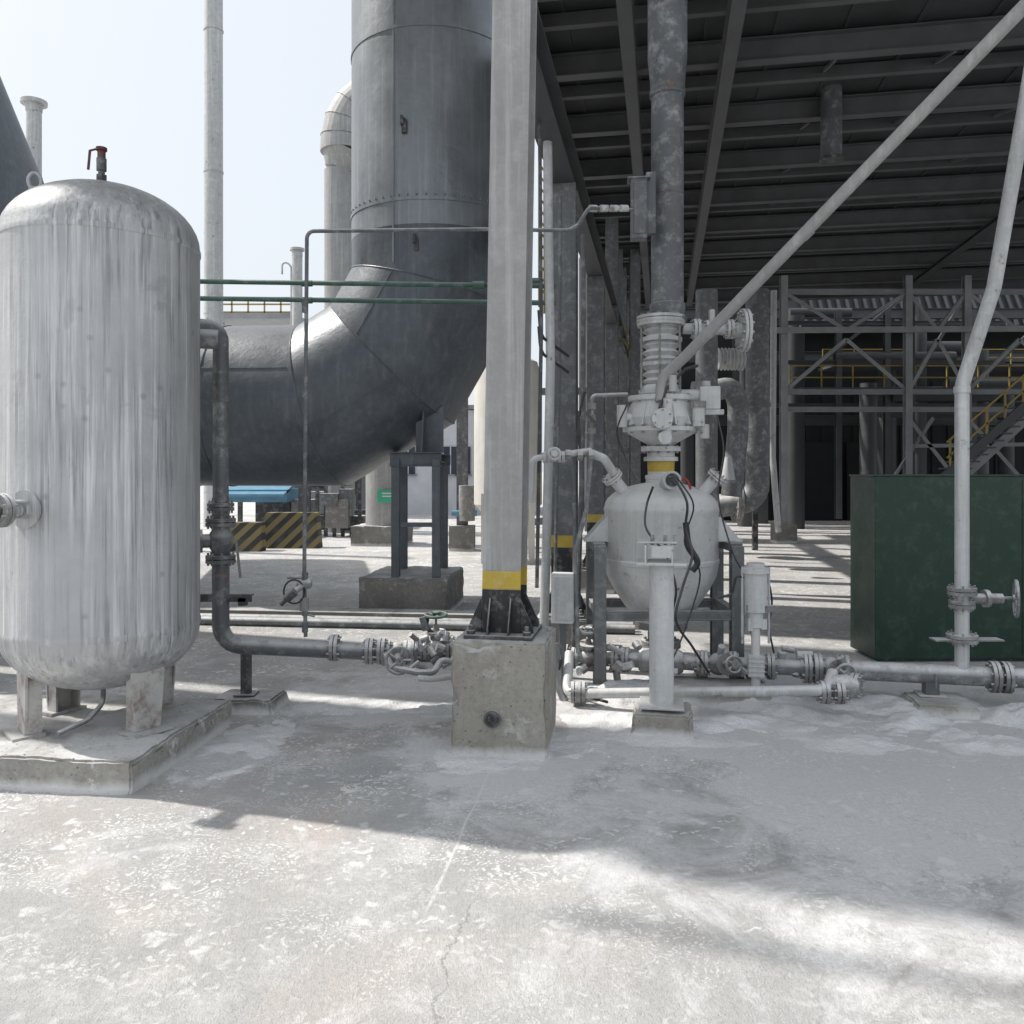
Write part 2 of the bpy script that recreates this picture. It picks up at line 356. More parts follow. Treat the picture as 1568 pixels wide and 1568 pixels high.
# ---------------------------------------------------------------- central column + foundation
fcx=-0.035; fcy=4.99
fb=rough_block('concrete_foundation_block',fcx,fcy,0.54,0.56,0.64,R(8),CONC,amp=0.007)
b=B('conduit_sleeve')
hp=V((fcx,fcy,0.22))-V((math.sin(R(8)),math.cos(R(8)),0))*0.285+V((math.cos(R(8)),-math.sin(R(8)),0))*(-0.035)
hd=V((-math.sin(R(8)),-math.cos(R(8)),0))
b.tube([hp-hd*0.02,hp+hd*0.010],0.048,DARK,20); b.cyl(hp+hd*0.008,hp+hd*0.012,0.036,BLACK,20)
ob=b.done(); ob.parent=fb
def column(name,cx,cy,z0,z1,w,d,mat,band=True,lean=0.0,base_=True,yaw=YAW,bz=0.0):
    b=B(name,bevel=0.003); ux=V((math.cos(yaw),-math.sin(yaw),0)); vy=V((math.sin(yaw),math.cos(yaw),0)); t=0.014
    def seg(za,zb,m,g=0.0):
        a=V((cx+lean*(za-z0),cy,za)); c=V((cx+lean*(zb-z0),cy,zb)); mid=(a+c)/2; h=(c-a)/2
        b.obox(mid-vy*(d/2-t/2),ux*(w/2+g),vy*(t/2+g),h,m); b.obox(mid+vy*(d/2-t/2),ux*(w/2+g),vy*(t/2+g),h,m)
        b.obox(mid,ux*(t/2+g),vy*(d/2-t-0.001),h,m)
    if band:
        y0=bz+0.915; seg(z0,y0,BLACK); seg(y0,y0+0.105,YEL); seg(y0+0.105,z1,mat)
    else: seg(z0,z1,mat)
    if base_:
        b.box((cx,cy,z0+0.012),(w*1.75,d*1.75,0.024),DARK,yaw)
        for sx in (-1,1):
            for off in (-d/2+0.01,d/2-0.01):
                a=V((cx,cy,z0+0.026))+vy*off+ux*sx*(w/2+0.001)
                b.plate([a,a+ux*sx*w*0.34,a+ux*sx*w*0.34+Z*0.03,a+Z*0.20],vy,.01,BLACK)
        for off in (-0.06,0.06):
            a=V((cx,cy,z0+0.026))-vy*(d/2+0.001)+ux*off
            b.plate([a,a-vy*0.09,a-vy*0.09+Z*0.03,a+Z*0.2],ux,.01,BLACK)
        for sx in(-1,1):
            for sy in(-1,1):
                q=V((cx,cy,z0))+ux*sx*w*0.72+vy*sy*d*0.72; b.cyl(q,q+Z*0.075,0.013,DARK,8); b.cyl(q+Z*0.024,q+Z*0.046,0.024,DARK,6)
    return b.done()
column('steel_column',-0.046,5.0,0.64,7.2,0.225,0.24,COLG,lean=0.0175)
for v_,m_,zt_ in ((7.62,CONS,4.15),(11.3,CONS,4.15),(15.0,CONS,6.0),(18.7,CONS,6.0),(22.3,CONS,6.0)):
    p=S(-0.86,v_,0); column('canopy_column',p.x,p.y,0.3,zt_,0.22,0.24,m_)
    rough_block('column_plinth',p.x,p.y,0.5,0.5,0.3,YAW,CONCD)
for u_ in (6.0,12.5):
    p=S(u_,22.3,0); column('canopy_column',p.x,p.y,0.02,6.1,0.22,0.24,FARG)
# ---------------------------------------------------------------- canopy roof
b=B('canopy_roof')
u0,u1,v0,v1,zr=-1.42,17,6.3,22.6,6.45
c=(S(u0,v0,zr)+S(u1,v1,zr))/2
b.obox(c+Z*0.02,US*(u1-u0)/2,VS*(v1-v0)/2,Z*0.01,SHEET)
for i in range(int((u1-u0)/0.75)):
    u=u0+0.4+i*0.75
    b.obox((S(u,v0,zr)+S(u,v1,zr))/2,US*0.02,VS*(v1-v0)/2,Z*0.0095,SHEET)
k=0; v=v0+0.1
while v<v1:
    if k%2==0: b.beam(S(u0,v,zr-0.16),S(u1,v,zr-0.16),0.15,0.26,BEAM,'I')
    else: b.beam(S(u0,v,zr-0.08),S(u1,v,zr-0.08),0.09,0.14,BEAM,'C',t=0.01)
    v+=0.86; k+=1
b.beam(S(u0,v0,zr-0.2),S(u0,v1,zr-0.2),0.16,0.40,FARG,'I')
for u,w in ((-0.34,0.14),(0.70,0.14)):
    b.beam(S(u,v0,zr-0.44),S(u,v1,zr-0.44),w,0.28,BEAM,'I')
for u,w in ((6.0,0.2),(12.5,0.2)):
    b.beam(S(u,v0,zr-0.34),S(u,v1,zr-0.34),w,0.08,BEAMD,'I')
for i in range(12):
    u=1.9+i*1.25
    for k2 in range(9):
        va=v0+0.1+k2*1.72
        b.beam(S(u,va+0.1,zr-0.28),S(u,va+1.0,zr-0.03),0.035,0.035,BEAM,'box')
b.beam(S(u0,v1,zr-0.25),S(u1,v1,zr-0.25),0.25,0.5,BEAM,'I')
b.beam(S(-0.86,5.2,4.32),S(-0.86,22.3,4.32),0.2,0.34,FARG,'I')
b.done()
b=B('roof_vent_stub'); p=P(1273,245,10.8); b.tube([p,p+Z*1.2],0.13,DPIPE,20); b.cyl(p-Z*0.01,p+Z*0.03,0.145,DARK,20); b.done()
# ---------------------------------------------------------------- pressure tank
b=B('pressure_tank',angle=28)
tc=V((-2.335,4.85,0)); TR=0.52
prof=[(0,0.37)]
for i in range(1,13):
    a=i/12*math.pi/2; prof.append((TR*math.sin(a),0.70-0.33*math.cos(a)))
prof+=[(TR+0.005,0.712),(TR+0.005,0.732),(TR,0.745),(TR,2.85),(TR+0.005,2.858),(TR+0.005,2.878),(TR,2.89)]
for i in range(11,-1,-1):
    a=i/12*math.pi/2; prof.append((TR*math.sin(a),2.89+0.33*math.cos(a)))
b.lathe(tc,prof,SILVER,72)
for a in (R(-138),R(-32),R(60),R(150)):
    d=V((math.cos(a),math.sin(a),0)); t=V((-d.y,d.x,0)); q=tc+d*0.40
    b.plate([q+d*.01+t*x_+Z*z_ for x_,z_ in ((-0.11,0.62),(0.11,0.62),(0.075,0.19),(-0.075,0.19))],d,.012,LEGM)
    for sx in(-1,1): b.obox(q-d*0.03+t*sx*0.07+Z*0.36,t*0.006,d*0.04,Z*0.17,LEGM)
    b.obox(q+Z*0.18,t*0.11,d*0.08,Z*0.008,LEGM)
def lug(p,d):
    pts=[p+d*(0.032*math.cos(t_))+Z*(0.04+0.045*math.sin(t_)) for t_ in [math.pi*2*k_/16 for k_ in range(17)]]
    b.tube(pts,0.010,SILVER,8); b.obox(p-Z*0.02,d*0.03,V((-d.y,d.x,0))*0.01,Z*0.03,SILVER)
lug(tc+V((-0.29,-0.18,3.15)),V((0.8,0.3,0)).normalized()); 
sv=tc+V((-0.01,0.0,3.22)); b.cyl(sv-Z*0.04,sv+Z*0.05,0.016,VALV); b.cyl(sv+Z*0.03,sv+Z*0.065,0.03,DARK,6)
b.cyl(sv+Z*0.065,sv+Z*0.10,0.018,DARK); b.cyl(sv+Z*0.09,sv+Z*0.16,0.027,DARK,16); b.cyl(sv+Z*0.16,sv+Z*0.21,0.022,REDP,16); b.cyl(sv+Z*0.205,sv+Z*0.222,0.03,REDP,16)
b.beam(sv+V((-0.02,-0.01,0.212)),sv+V((-0.058,-0.02,0.198)),0.012,0.008,REDP); b.beam(sv+V((-0.056,-0.02,0.20)),sv+V((-0.066,-0.02,0.09)),0.012,0.008,REDP)
nd_=(V((-0.30,-0.92,0))).normalized(); q=tc+nd_*(TR-0.02)+V((0,0,1.40))
b.cyl(q,q+nd_*0.17,0.05,SILVER,24); b.cyl(q+nd_*0.015,q+nd_*0.028,0.10,SILVER,32); b.flange(q+nd_*0.17,nd_,0.085,VALV,bolts=8); b.cyl(q+nd_*0.19,q+nd_*0.21,0.05,DARK,20)
b.tube([tc+V((0,0,0.40)),tc+V((0,0,0.27)),tc+V((0.0,-0.18,0.225)),tc+V((-0.08,-0.34,0.2))],0.014,VALV,10,fil=0.06)
b.tube([V((-1.96,5.15,2.4)),V((-1.80,5.2,2.4))],0.06,DPIPE)
b.done()
rough_block('concrete_tank_pad',-2.62,4.83,1.62,1.16,0.17,R(6),CONC2,amp=0.010)
# ---------------------------------------------------------------- tank outlet pipe
b=B('tank_outlet_pipe')
DP=5.55
vp=G(338,DP,0)
top=P(338,512,DP).z
b.tube([V((-2.2,5.1,top+0.04)),V((-2.05,5.45,top+0.04)),V((vp.x,DP,top+0.04)),V((vp.x,DP,1.42)),],0.05,DPIPE,20,fil=0.13)
b.tube([V((vp.x,DP,1.42)),V((vp.x,DP,0.46)),P(600,1000,DP+0.2),P(700,1003,DP+0.28)],0.055,DPIPE,20,fil=0.14)
for z_ in (1.75,2.05): b.cyl(V((vp.x,DP,z_)),V((vp.x,DP,z_+.012)),.056,DPIPE,20)
b.gate(V((vp.x,DP,1.14)),Z,V((-0.5,-0.2,0)),0.056,DPIPE,wr=0.10,L=0.12)
b.flange(V((vp.x,DP,1.36)),Z,0.085,DPIPE)
b.beam(P(362,830,DP-0.1),P(368,885,DP-0.1),0.012,0.02,VALV)
b.beam(P(305,915,DP),P(387,915,DP),0.05,0.05,DARK,'L'); b.beam(P(372,915,DP),P(372,927,DP),.05,.05,DARK)
for px in (512,566,584,635): b.flange(P(px,997 if px>550 else 992,DP+0.12+(px-500)*0.0007),V((1,0.05,-0.02)),0.088,VALV)
b.gate(P(608,1000,DP+0.2),V((1,0.06,0)),V((0.1,-0.5,0.0)),0.05,VALV,wr=0.085,L=0.07)
b.gate(P(668,992,DP+0.24),V((1,0.06,0)),V((0.0,-0.1,1.0)),0.05,VALV,wm=GPIPE,wr=0.07,L=0.09)
b.tube([P(590,1002,DP+0.1),P(600,1022,DP),P(640,1030,DP-0.1),P(665,1030,DP-0.1),P(675,1010,DP),P(700,1015,DP)],0.022,PIPE,10,fil=0.05)
b.tube([P(640,1038,DP-0.2),P(660,1040,DP-0.2),P(700,1035,DP-0.1),P(720,1000,DP)],0.02,LPIPE,10,fil=0.06)
b.tube([P(655,940,DP+.2),P(652,960,DP+.2),P(668,975,DP+.2)],0.016,RUBB,8,fil=0.03)
for i in range(16):
    q=P(random.uniform(635,700),random.uniform(965,1040),DP+random.uniform(-.05,.3)); d=V((random.uniform(-1,1),random.uniform(-.4,.4),random.uniform(-1,1))).normalized()
    b.cyl(q,q+d*random.uniform(.05,.11),random.uniform(.012,.03),random.choice([VALV,PIPE,DPIPE]),10)
b.done()
b=B('pipe_support_stand',bevel=0.003); q=P(377,1003,DP+0.15)
b.box((q.x,q.y,0.25),(0.06,0.06,0.32),DARK); b.box((q.x,q.y,0.40),(0.14,0.1,0.012),DARK); b.box((q.x,q.y,0.10),(0.14,0.12,0.012),DARK); b.done()
rough_block('pipe_support_plinth',q.x+0.02,q.y+0.02,0.44,0.34,0.09,R(6),CONCD,taper=0.1)
# ---------------------------------------------------------------- small grey air line + valve assembly
b=B('compressed_air_pipe'); DA=5.75
b.tube([P(468,975,DA),P(466,880,DA),P(470,354,DA),P(745,351,DA-0.05),P(870,353,DA-0.05),P(885,345,DA),P(902,318,DA),P(968,322,DA+0.3)],0.0135,DPIPE,10,fil=0.05)
for px in (908,925,940,955): b.cyl(P(px-5,319,DA+0.05),P(px+5,319,DA+0.08),0.024,LPIPE,8)
for py in (470,600,884,935,960): b.cyl(P(467,py-8,DA),P(467,py+8,DA),0.021,DPIPE,8)
p=P(466,895,DA); b.lathe(p,[(0.02,-0.05),(0.035,-0.03),(0.035,0.03),(0.02,0.05)],VALV,12,(1,0,0.2))
pts=[P(452,905,DA)+V((math.cos(t_)*0.07,-0.03,math.sin(t_)*0.08)) for t_ in [k_*0.36 for k_ in range(19)]]
b.tube(pts,0.006,RUBB,6)
b.cyl(P(438,918,DA-0.05),P(452,905,DA-0.05),0.03,DARK,12); b.cyl(P(452,905,DA-.05),P(470,893,DA),0.02,VALV,10); b.cyl(P(430,926,DA-0.05),P(438,918,DA-0.05),0.016,DARK,10)
b.cyl(P(466,915,DA),P(466,935,DA),0.032,VALV,12); b.cyl(P(440,884,DA),P(470,884,DA),0.012,VALV,8)
b.beam(P(462,940,DA),P(482,944,DA),0.015,0.01,VALV)
b.done()
for y1,y2,y3 in ((431,437,438),(457,463,464)):
    b=B('green_pipe'); b.tube([P(230,y1-1,7.4),P(530,(y1+y2)/2,7.1),P(850,y3,6.7)],0.021,GPIPE,12)
    if y1==431:
        b.cyl(P(724,y2,6.8),P(742,y2,6.8),0.036,GPIPE,12); b.cyl(P(815,y2-4,6.8),P(828,y2-4,6.8),0.04,GPIPE,12)
    b.cyl(P(462,(y1+y2)/2,7.15),P(478,(y1+y2)/2,7.15),0.027,GPIPE,12)
    b.done()
# ---------------------------------------------------------------- big duct
b=B('large_exhaust_duct',angle=9)
DR=0.985; DC=10.3; cx=(665-CX)/F*DC
zc=P(0,616,9.9).z
back=V((-1,0.10,0)).normalized()
cr=1.85
nseg=3; ztop=14
bend=[]
for k_ in range(nseg):
    th=(k_+0.5)/nseg*math.pi/2; rr=cr/math.cos(math.pi/4/nseg)
    bend.append(V((cx,DC,zc+cr))+back*(cr-rr*math.cos(th))-Z*rr*math.sin(th))
pts=[V((cx,DC,ztop))]+bend
e1=V((cx,DC,zc))+back*3.0; pts.append(e1); pts.append(e1+V((-0.75,0.75,0))*1.6+V((0,0,0.1))); pts.append(e1+V((-0.4,1,0))*5)
zsp=P(0,345,9.4).z
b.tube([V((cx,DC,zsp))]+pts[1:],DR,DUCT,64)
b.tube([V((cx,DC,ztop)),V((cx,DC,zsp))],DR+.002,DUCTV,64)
for z_ in (P(0,42,9.4).z,P(0,306,9.4).z): b.tube([V((cx,DC,z_-0.02)),V((cx,DC,z_+0.02))],DR+0.012,DUCTV,64)
z_=P(0,306,9.4).z
for k_ in range(60):
    a=k_/60*2*math.pi; q=V((cx+math.cos(a)*(DR+0.012),DC+math.sin(a)*(DR+0.012),z_+0.04)); b.cyl(q-Z*0.01,q+Z*0.01,0.009,DUCTV,6)
for i in range(1,len(pts)-2):
    dp=(pts[i]-pts[i-1]).normalized(); dn=(pts[i+1]-pts[i]).normalized(); nn=(dp+dn).normalized()
    x_,y_,_=frame(nn)
    rg=[]
    for k_ in range(65):
        a=2*math.pi*k_/64; o=x_*math.cos(a)+y_*math.sin(a); o1=o-dp*o.dot(dp); s_=DR/o1.length; rg.append(pts[i]+o*s_*1.001)
    b.tube(rg,0.010,DUCT,6,caps=False)
for k_ in (0.45,): b.tube([e1-back*k_,e1-back*(k_+.03)],DR+0.010,DUCT,64)
for i in range(1,len(pts)-2):
    a0=pts[i]; a1=pts[i+1]; dd=(a1-a0).normalized(); fr_=V((0,-1,0)); fr_=(fr_-dd*fr_.dot(dd)).normalized(); sd=dd.cross(fr_).normalized()
    an=R(22 if i%2 else -18); o=(fr_*math.cos(an)+sd*math.sin(an))*(DR+.001)
    L_=(a1-a0).length*0.40; m_=(a0+a1)/2
    b.beam(m_-dd*L_+o,m_+dd*L_+o,.02,.010,DUCT,up=o)
a=R(-112); q=V((math.cos(a),math.sin(a),0))*(DR+0.004); b.beam(V((cx,DC,3.9))+q,V((cx,DC,ztop))+q,0.02,0.010,DUCTV,up=q)
for px,py in ((619,195),(638,375)):
    q=P(px,py,DC-DR+0.03); b.box(q,(0.05,0.08,0.14),DARK); b.box(q-V((0.02,0.02,-0.06)),(0.03,0.10,0.10),DARK)
b.done()
b=B('duct_support_frame',bevel=0.004)
for px,dd in ((606,9.35),(668,9.35),(618,10.2),(680,10.2)):
    q=G(px,dd,0); b.beam(V((q.x,q.y,0.42)),V((q.x,q.y,1.72)),0.09,0.09,DUCT,'I')
b.beam(G(597,9.35,1.72),G(676,9.35,1.72),0.12,0.16,DUCT,'I'); b.beam(G(606,9.35,1.0),G(668,9.35,1.0),0.04,0.05,DUCT); b.beam(G(609,10.2,1.72),G(690,10.2,1.72),0.1,0.12,DUCT,'I')
b.beam(G(668,9.35,1.74),G(676,10.2,1.74),0.1,0.1,DUCT,'I'); b.beam(G(606,9.35,1.74),G(612,10.2,1.74),0.1,0.1,DUCT,'I')
q=G(650,9.8,1.8); b.plate([q+X*-.10,q+X*.22,q+X*.22+Z*.55,q+X*-.10+Z*.35],Y,.02,DUCT); b.plate([q+Y*-.35,q+Y*.3,q+Y*.3+Z*.5,q+Y*-.1+Z*.5],X,.02,DUCT)
b.done()
q=G(634,9.85,0); rough_block('duct_foundation_block',q.x,q.y,0.98,1.15,0.42,R(6),CONCD,amp=0.012)
b=B('background_duct_leg'); q=G(590,18.4,0); b.tube([V((q.x,q.y,0.4)),V((q.x,q.y,3.5))],0.42,COLG,32); q2=G(591,17.95,1.05); b.box(q2,(0.34,0.04,0.26),TAG); b.box(q2-Y*0.03+X*0.02,(0.2,0.01,0.03),WALLW);b.box(q2-Y*0.03+X*0.02+Z*0.06,(0.2,0.01,0.03),WALLW); b.done()
q=G(586,18.4,0); rough_block('background_plinth',q.x,q.y,1.1,1.1,0.42,R(6),CONCD)
b=B('background_exhaust_duct',angle=6); Dd=22
q=G(520,Dd,0); r_=23/F*Dd
zt=P(0,300,Dd).z
b.tube([V((q.x,q.y,0)),V((q.x,q.y,zt))],r_,COLG,32)
b.cyl(V((q.x,q.y,zt)),V((q.x,q.y,P(0,262,Dd).z)),r_,COLG,32,r2=r_)
b.tube([V((q.x,q.y,P(0,262,Dd).z)),P(530,236,Dd)],r_,COLG,32,r_list=[r_,.66])
pth=[P(530,236,Dd),P(531,215,Dd),P(536,192,Dd),P(547,172,Dd),P(565,157,Dd),P(590,150,Dd),P(680,148,Dd)]
b.tube(pth,.66,COLG,28)
for i in range(1,6):
    n_=(pth[i+1]-pth[i-1]).normalized(); x_,y_,_=frame(n_); b.tube([pth[i]+(x_*math.cos(a_)+y_*math.sin(a_))*.665 for a_ in [2*math.pi*k_/32 for k_ in range(33)]],.010,CONS,6,caps=False)
b.done()
b=B('tall_steel_stack',angle=20); Ds=24; q=G(327,Ds,0); b.cyl(V((q.x,q.y,0)),V((q.x,q.y,22)),0.27,LPIPE,32,r2=0.24); 
for z_ in (6,10,14): b.cyl(V((q.x,q.y,z_)),V((q.x,q.y,z_+0.05)),0.272,LPIPE,32)
b.done()
def vent(px,top,bot,D,r,hat):
    b=B('vent_pipe'); a=P(px,top,D); c_=P(px,bot,D); b.cyl(c_,a,r,LPIPE,20); b.cyl(a-Z*0.04,a+Z*0.03,hat,LPIPE,24); b.cyl(a-Z*0.20,a-Z*0.02,r*1.05,LPIPE,20,r2=hat*0.7); b.done()
vent(52,157,843,18,0.15,0.26); vent(455,382,799,26,0.16,0.22)
b=B('vent_hook_pipe'); b.tube([P(446,640,26),P(446,405,26),P(432,400,26),P(432,420,26)],0.03,LPIPE,8,fil=0.2); b.done()
b=B('dark_hopper_silo'); c0=V((-8.05,12,0)); b.lathe(c0,[(1.35,0),(1.35,5.6),(0.1,8.9),(0.1,9.2)],DUCT,48); b.done()
b=B('elevated_platform'); D0=30
for px in (335,355,380,405,430,455):
    b.beam(P(px,455,D0),P(px,490,D0),0.05,0.05,RAILY)
for py in (456,466,478): b.beam(P(330,py,D0),P(470,py,D0),0.05,0.05,RAILY)
b.box(P(400,493,D0+1),(3.2,2.5,0.2),FRAME)
for px in (338,460): b.beam(P(px,493,D0),V((P(px,493,D0).x,D0,0)),0.2,0.2,FRAME)
b.done()
# ---------------------------------------------------------------- left background
b=B('hazard_striped_barrier'); 
q=P(384,0,17.0); b.plate([V((q.x-.5,16.8,0)),V((q.x+.32,16.8,0)),V((q.x+.25,17.0,.56)),V((q.x-.45,17.0,.56))],Y,.3,HAZ)
q=P(445,0,17.6); b.plate([V((q.x-.6,17.5,0)),V((q.x+.65,17.5,0)),V((q.x+.55,17.7,.72)),V((q.x-.5,17.7,.72))],Y,.35,HAZ)
b.done()
b=B('blue_machine_canopy'); q=P(405,758,21); b.box(q,(1.5,1.5,0.30),BLUE); b.obox(q+V((0,-0.2,0.22)),X*0.75,V((0,0.8,0.2)),Z*0.03,BLUE)
for sx in(-1,1): b.box(q+V((sx*0.6,0,-0.5)),(0.1,0.1,0.9),DARK)
b.box(q+V((0.2,0.5,-0.45)),(1.0,0.5,0.7),DARK); b.done()
b=B('machinery_skid')
for i in range(14):
    q=P(random.uniform(455,560),random.uniform(760,815),random.uniform(20,23)); q.z=max(q.z,0.2)
    b.box(q,(random.uniform(.2,.9),.4,random.uniform(.15,.7)),random.choice([DARK,DPIPE,LPIPE,CONCD,VALV]))
for i in range(8):
    q=P(460+i*13,0,20.5); b.beam(V((q.x,q.y,0)),V((q.x,q.y,random.uniform(.8,1.6))),0.08,0.08,DARK)
b.box(P(505,745,24),(1.9,1.2,1.6),DPIPE); b.cyl(P(470,730,23.5),P(545,735,23.5),.3,DARK)
b.done()
b=B('white_office_building'); q=P(650,745,32); b.box((q.x,34,1.9),(8.0,6,3.8),WALLW); b.box((q.x,34,3.9),(8.3,6.3,0.15),FRAME)
for px in (565,625,690,710):
    w=P(px,705,30.98); b.box(w,(0.5,0.06,1.0),GLASS); b.box(w-Y*0.01+Z*0.0,(0.04,0.08,1.0),WALLW); b.box(w-Z*0.54,(0.6,0.16,0.06),FRAME)
b.done()
b=B('pipe_post'); q=G(708,17,0); b.beam(V((q.x,q.y,0)),V((q.x,q.y,3.4)),0.22,0.22,DPIPE,'I'); b.cyl(V((q.x+.1,q.y-.2,0.6)),V((q.x+.1,q.y-.2,1.3)),0.16,VALV,16); b.cyl(V((q.x-.2,q.y-.2,0.75)),V((q.x+.3,q.y-.2,.75)),0.06,BLUE,12); b.box((q.x,q.y,.25),(.5,.5,.5),CONCD); b.done()
b=B('cream_storage_tank',angle=25); q=G(778,15,0); b.lathe(q,[(0.0,0.35),(0.1,0.45),(0.60,1.0),(0.60,3.2),(0.52,3.5),(0.25,3.66),(0,3.7)],CREAM,40)
for a in (R(45),R(135),R(225),R(315)): b.beam(q+V((math.cos(a)*.58,math.sin(a)*.58,0)),q+V((math.cos(a)*.58,math.sin(a)*.58,1.2)),0.1,0.1,CREAM)
b.done()
b=B('yard_kerb',bevel=0.01); a=V((-6.5,9.6,0)); c_=V((0.0,8.85,0)); d=(c_-a).normalized(); 
b.beam(a+Z*0.05,c_+Z*0.05,0.28,0.12,CONCD,up=(0,0,1)); b.done()
for off,z_ in ((-0.28,0.05),(-0.42,0.045)):
    b=B('ground_pipe'); b.cyl(a+Y*off+Z*z_,V((1.2,8.7,z_))+Y*off,0.045,DPIPE,14); b.done()
b=B('ground_cable'); b.tube([P(1120,905,11.5),P(1170,912,11),P(1230,914,10.8),P(1310,916,10.6)],0.03,RUBB,8); b.done()
# ---------------------------------------------------------------- conduits behind the column
b=B('white_conduit_pipe'); D1=6.6
b.tube([P(838,190,D1),P(843,560,D1),P(836,870,D1),P(830,1034,D1)],0.036,LPIPE,14)
b.done()
b=B('thin_conduit'); b.tube([P(826,150,6.2),P(829,500,6.2),P(822,900,6.2)],0.014,DARK,8); b.tube([P(858,300,7.2),P(856,600,7.2),P(850,880,7.2)],0.014,DPIPE,8); b.tube([P(893,360,6.9),P(893,640,6.9),P(885,930,6.9)],0.02,DPIPE,8)
for py in (515,540): b.tube([P(825,py-40,6.5),P(828,py,6.5),P(870,py+30,7)],0.012,RUBB,8,fil=0.1)
b.done()
b=B('instrument_box',bevel=0.004); q=P(862,915,6.2); b.box(q,(0.16,0.12,0.36),WHITE,YAW); b.box(q-Y*0.062,(0.13,0.008,0.32),LPIPE,YAW); b.beam(V((q.x,q.y+.02,0)),V((q.x,q.y+.02,q.z-.17)),.05,.05,DPIPE); b.done()
# ---------------------------------------------------------------- vessel
DV=6.5; vc=G(1012,DV,0); kz=lambda py: EYE+(HZ-py)/F*DV
z=kz
b=B('powder_transfer_vessel',angle=28)
VR=0.43
prof=[(0.19,kz(952)),(0.22,kz(942)),(0.30,kz(920)),(0.37,kz(898)),(0.415,kz(880)),(VR*0.995,kz(866)),(VR,kz(856)),(VR,kz(784)),(VR+0.005,kz(782)),(VR+0.005,kz(778)),(VR,kz(776))]
for i in range(8,-1,-1):
    a=i/9*math.pi/2; prof.append((max(0.1,VR*math.sin(a)),kz(776)+0.19*math.cos(a)))
b.lathe(vc,prof,WHITE,56)
b.lathe(vc,[(VR,z(862)),(VR+.006,z(860)),(VR+.006,z(855)),(VR,z(853))],WHITE,56)
b.lathe(vc,[(0.115,z(745)),(0.115,z(734)),(0.12,z(733)),(0.12,z(728)),(0.10,z(727)),(0.10,z(722))],WHITE,28)
b.lathe(vc,[(0.101,z(722)),(0.104,z(706))],YEL,28)
b.lathe(vc,[(0.13,z(706)),(0.13,z(700)),(0.105,z(699)),(0.105,z(692)),(0.15,z(691)),(0.15,z(684)),(0.10,z(683)),(0.11,z(680)),(0.26,z(663)),(0.29,z(661)),(0.29,z(655)),(0.24,z(654)),(0.26,z(640)),(0.22,z(616)),(0.25,z(614)),(0.25,z(607)),(0.16,z(606)),(0.15,z(596)),(0.13,z(590))],WHITE,40)
for k_ in range(14):
    a=k_/14*2*math.pi; q=vc+V((math.cos(a)*.265,math.sin(a)*.265,z(658))); b.cyl(q-Z*.03,q+Z*.035,.014,VALV,6)
    q=vc+V((math.cos(a)*.25,math.sin(a)*.25,0)); d=V((math.cos(a),math.sin(a),0))
    b.plate([q+Z*z(652),q+d*.04+Z*z(652),q+d*-.02+Z*z(618)],V((-d.y,d.x,0)),.012,WHITE)
for k_ in range(10):
    a=k_/10*2*math.pi; q=vc+V((math.cos(a)*.125,math.sin(a)*.125,z(688))); b.cyl(q-Z*.03,q+Z*.03,.010,VALV,6)
    q=vc+V((math.cos(a)*.225,math.sin(a)*.225,z(611))); b.cyl(q-Z*.03,q+Z*.03,.012,VALV,6)
b.cyl(vc+V((-.31,-.10,z(622))),vc+V((-.31,-.10,z(655))),.04,WHITE,16); b.cyl(vc+V((-.31,-.10,z(640))),vc+V((-.2,-.08,z(640))),.03,WHITE,12)
b.cyl(vc+V((.24,-.22,z(625))),vc+V((.24,-.22,z(655))),.045,WHITE,16); b.cyl(vc+V((.24,-.22,z(618))),vc+V((.24,-.22,z(628))),.055,VALV,8)
b.cyl(vc+V((-.05,-.05,z(645))),vc+V((-.05,-.33,z(645))),.05,WHITE,16); b.flange(vc+V((-.05,-.33,z(645))),Y,.075,WHITE,bolts=6)
b.cyl(vc+V((-.02,-.3,z(672))),vc+V((-.02,-.12,z(672))),.05,WHITE,16)
b.cyl(vc+V((0.0,-.30,z(615))),vc+V((.0,-.24,z(680))),.035,WHITE,14)
pf=[]; zb,zt=z(598),z(500); n_=9
for i in range(n_*4+1):
    t_=i/(n_*4); pf.append((0.125+0.018*math.sin(t_*n_*2*math.pi),zb+(zt-zb)*t_))
b.lathe(vc,[(0.17,zb-0.03),(0.17,zb)]+pf+[(0.18,zt),(0.18,zt+0.03)],LPIPE,36)
for z_ in (zb+.18,zt-.12): b.cyl(vc+Z*z_,vc+Z*(z_+.03),.16,LPIPE,28)
b.flange(vc+Z*(zt+.05),Z,.185,LPIPE,bolts=12)
for k_ in range(6):
    a=k_/6*2*math.pi+.3; q=vc+V((math.cos(a)*.165,math.sin(a)*.165,0)); b.cyl(q+Z*(zb-.02),q+Z*zt,.008,VALV,6)
for sx in (-1,1):
    q=vc+V((sx*.50,0,z(826))); b.box(q,(.19,.22,.016),WHITE)
    for sy in(-1,1):
        a=q+V((-sx*.09,sy*.10,.008)); b.plate([a,a+V((sx*.17,0,0)),a+V((sx*.02,0,.17)),a+V((0,0,.17))],Y,.012,WHITE)
q=vc+V((0.0,-.22,z(741))); b.cyl(q,q+V((0,-.2,.03)),.05,LPIPE,24); b.cyl(q+V((0,-.2,.03)),q+V((0,-.24,.035)),.066,LPIPE,24); b.cyl(q+V((0,-.241,.035)),q+V((0,-.25,.036)),.048,BLACK,20)
b.tube([q+V((.06,-.2,.03)),q+V((.10,-.22,.045)),q+V((.12,-.22,.02)),q+V((.13,-.24,-.03))],.009,RED,8,fil=.03)
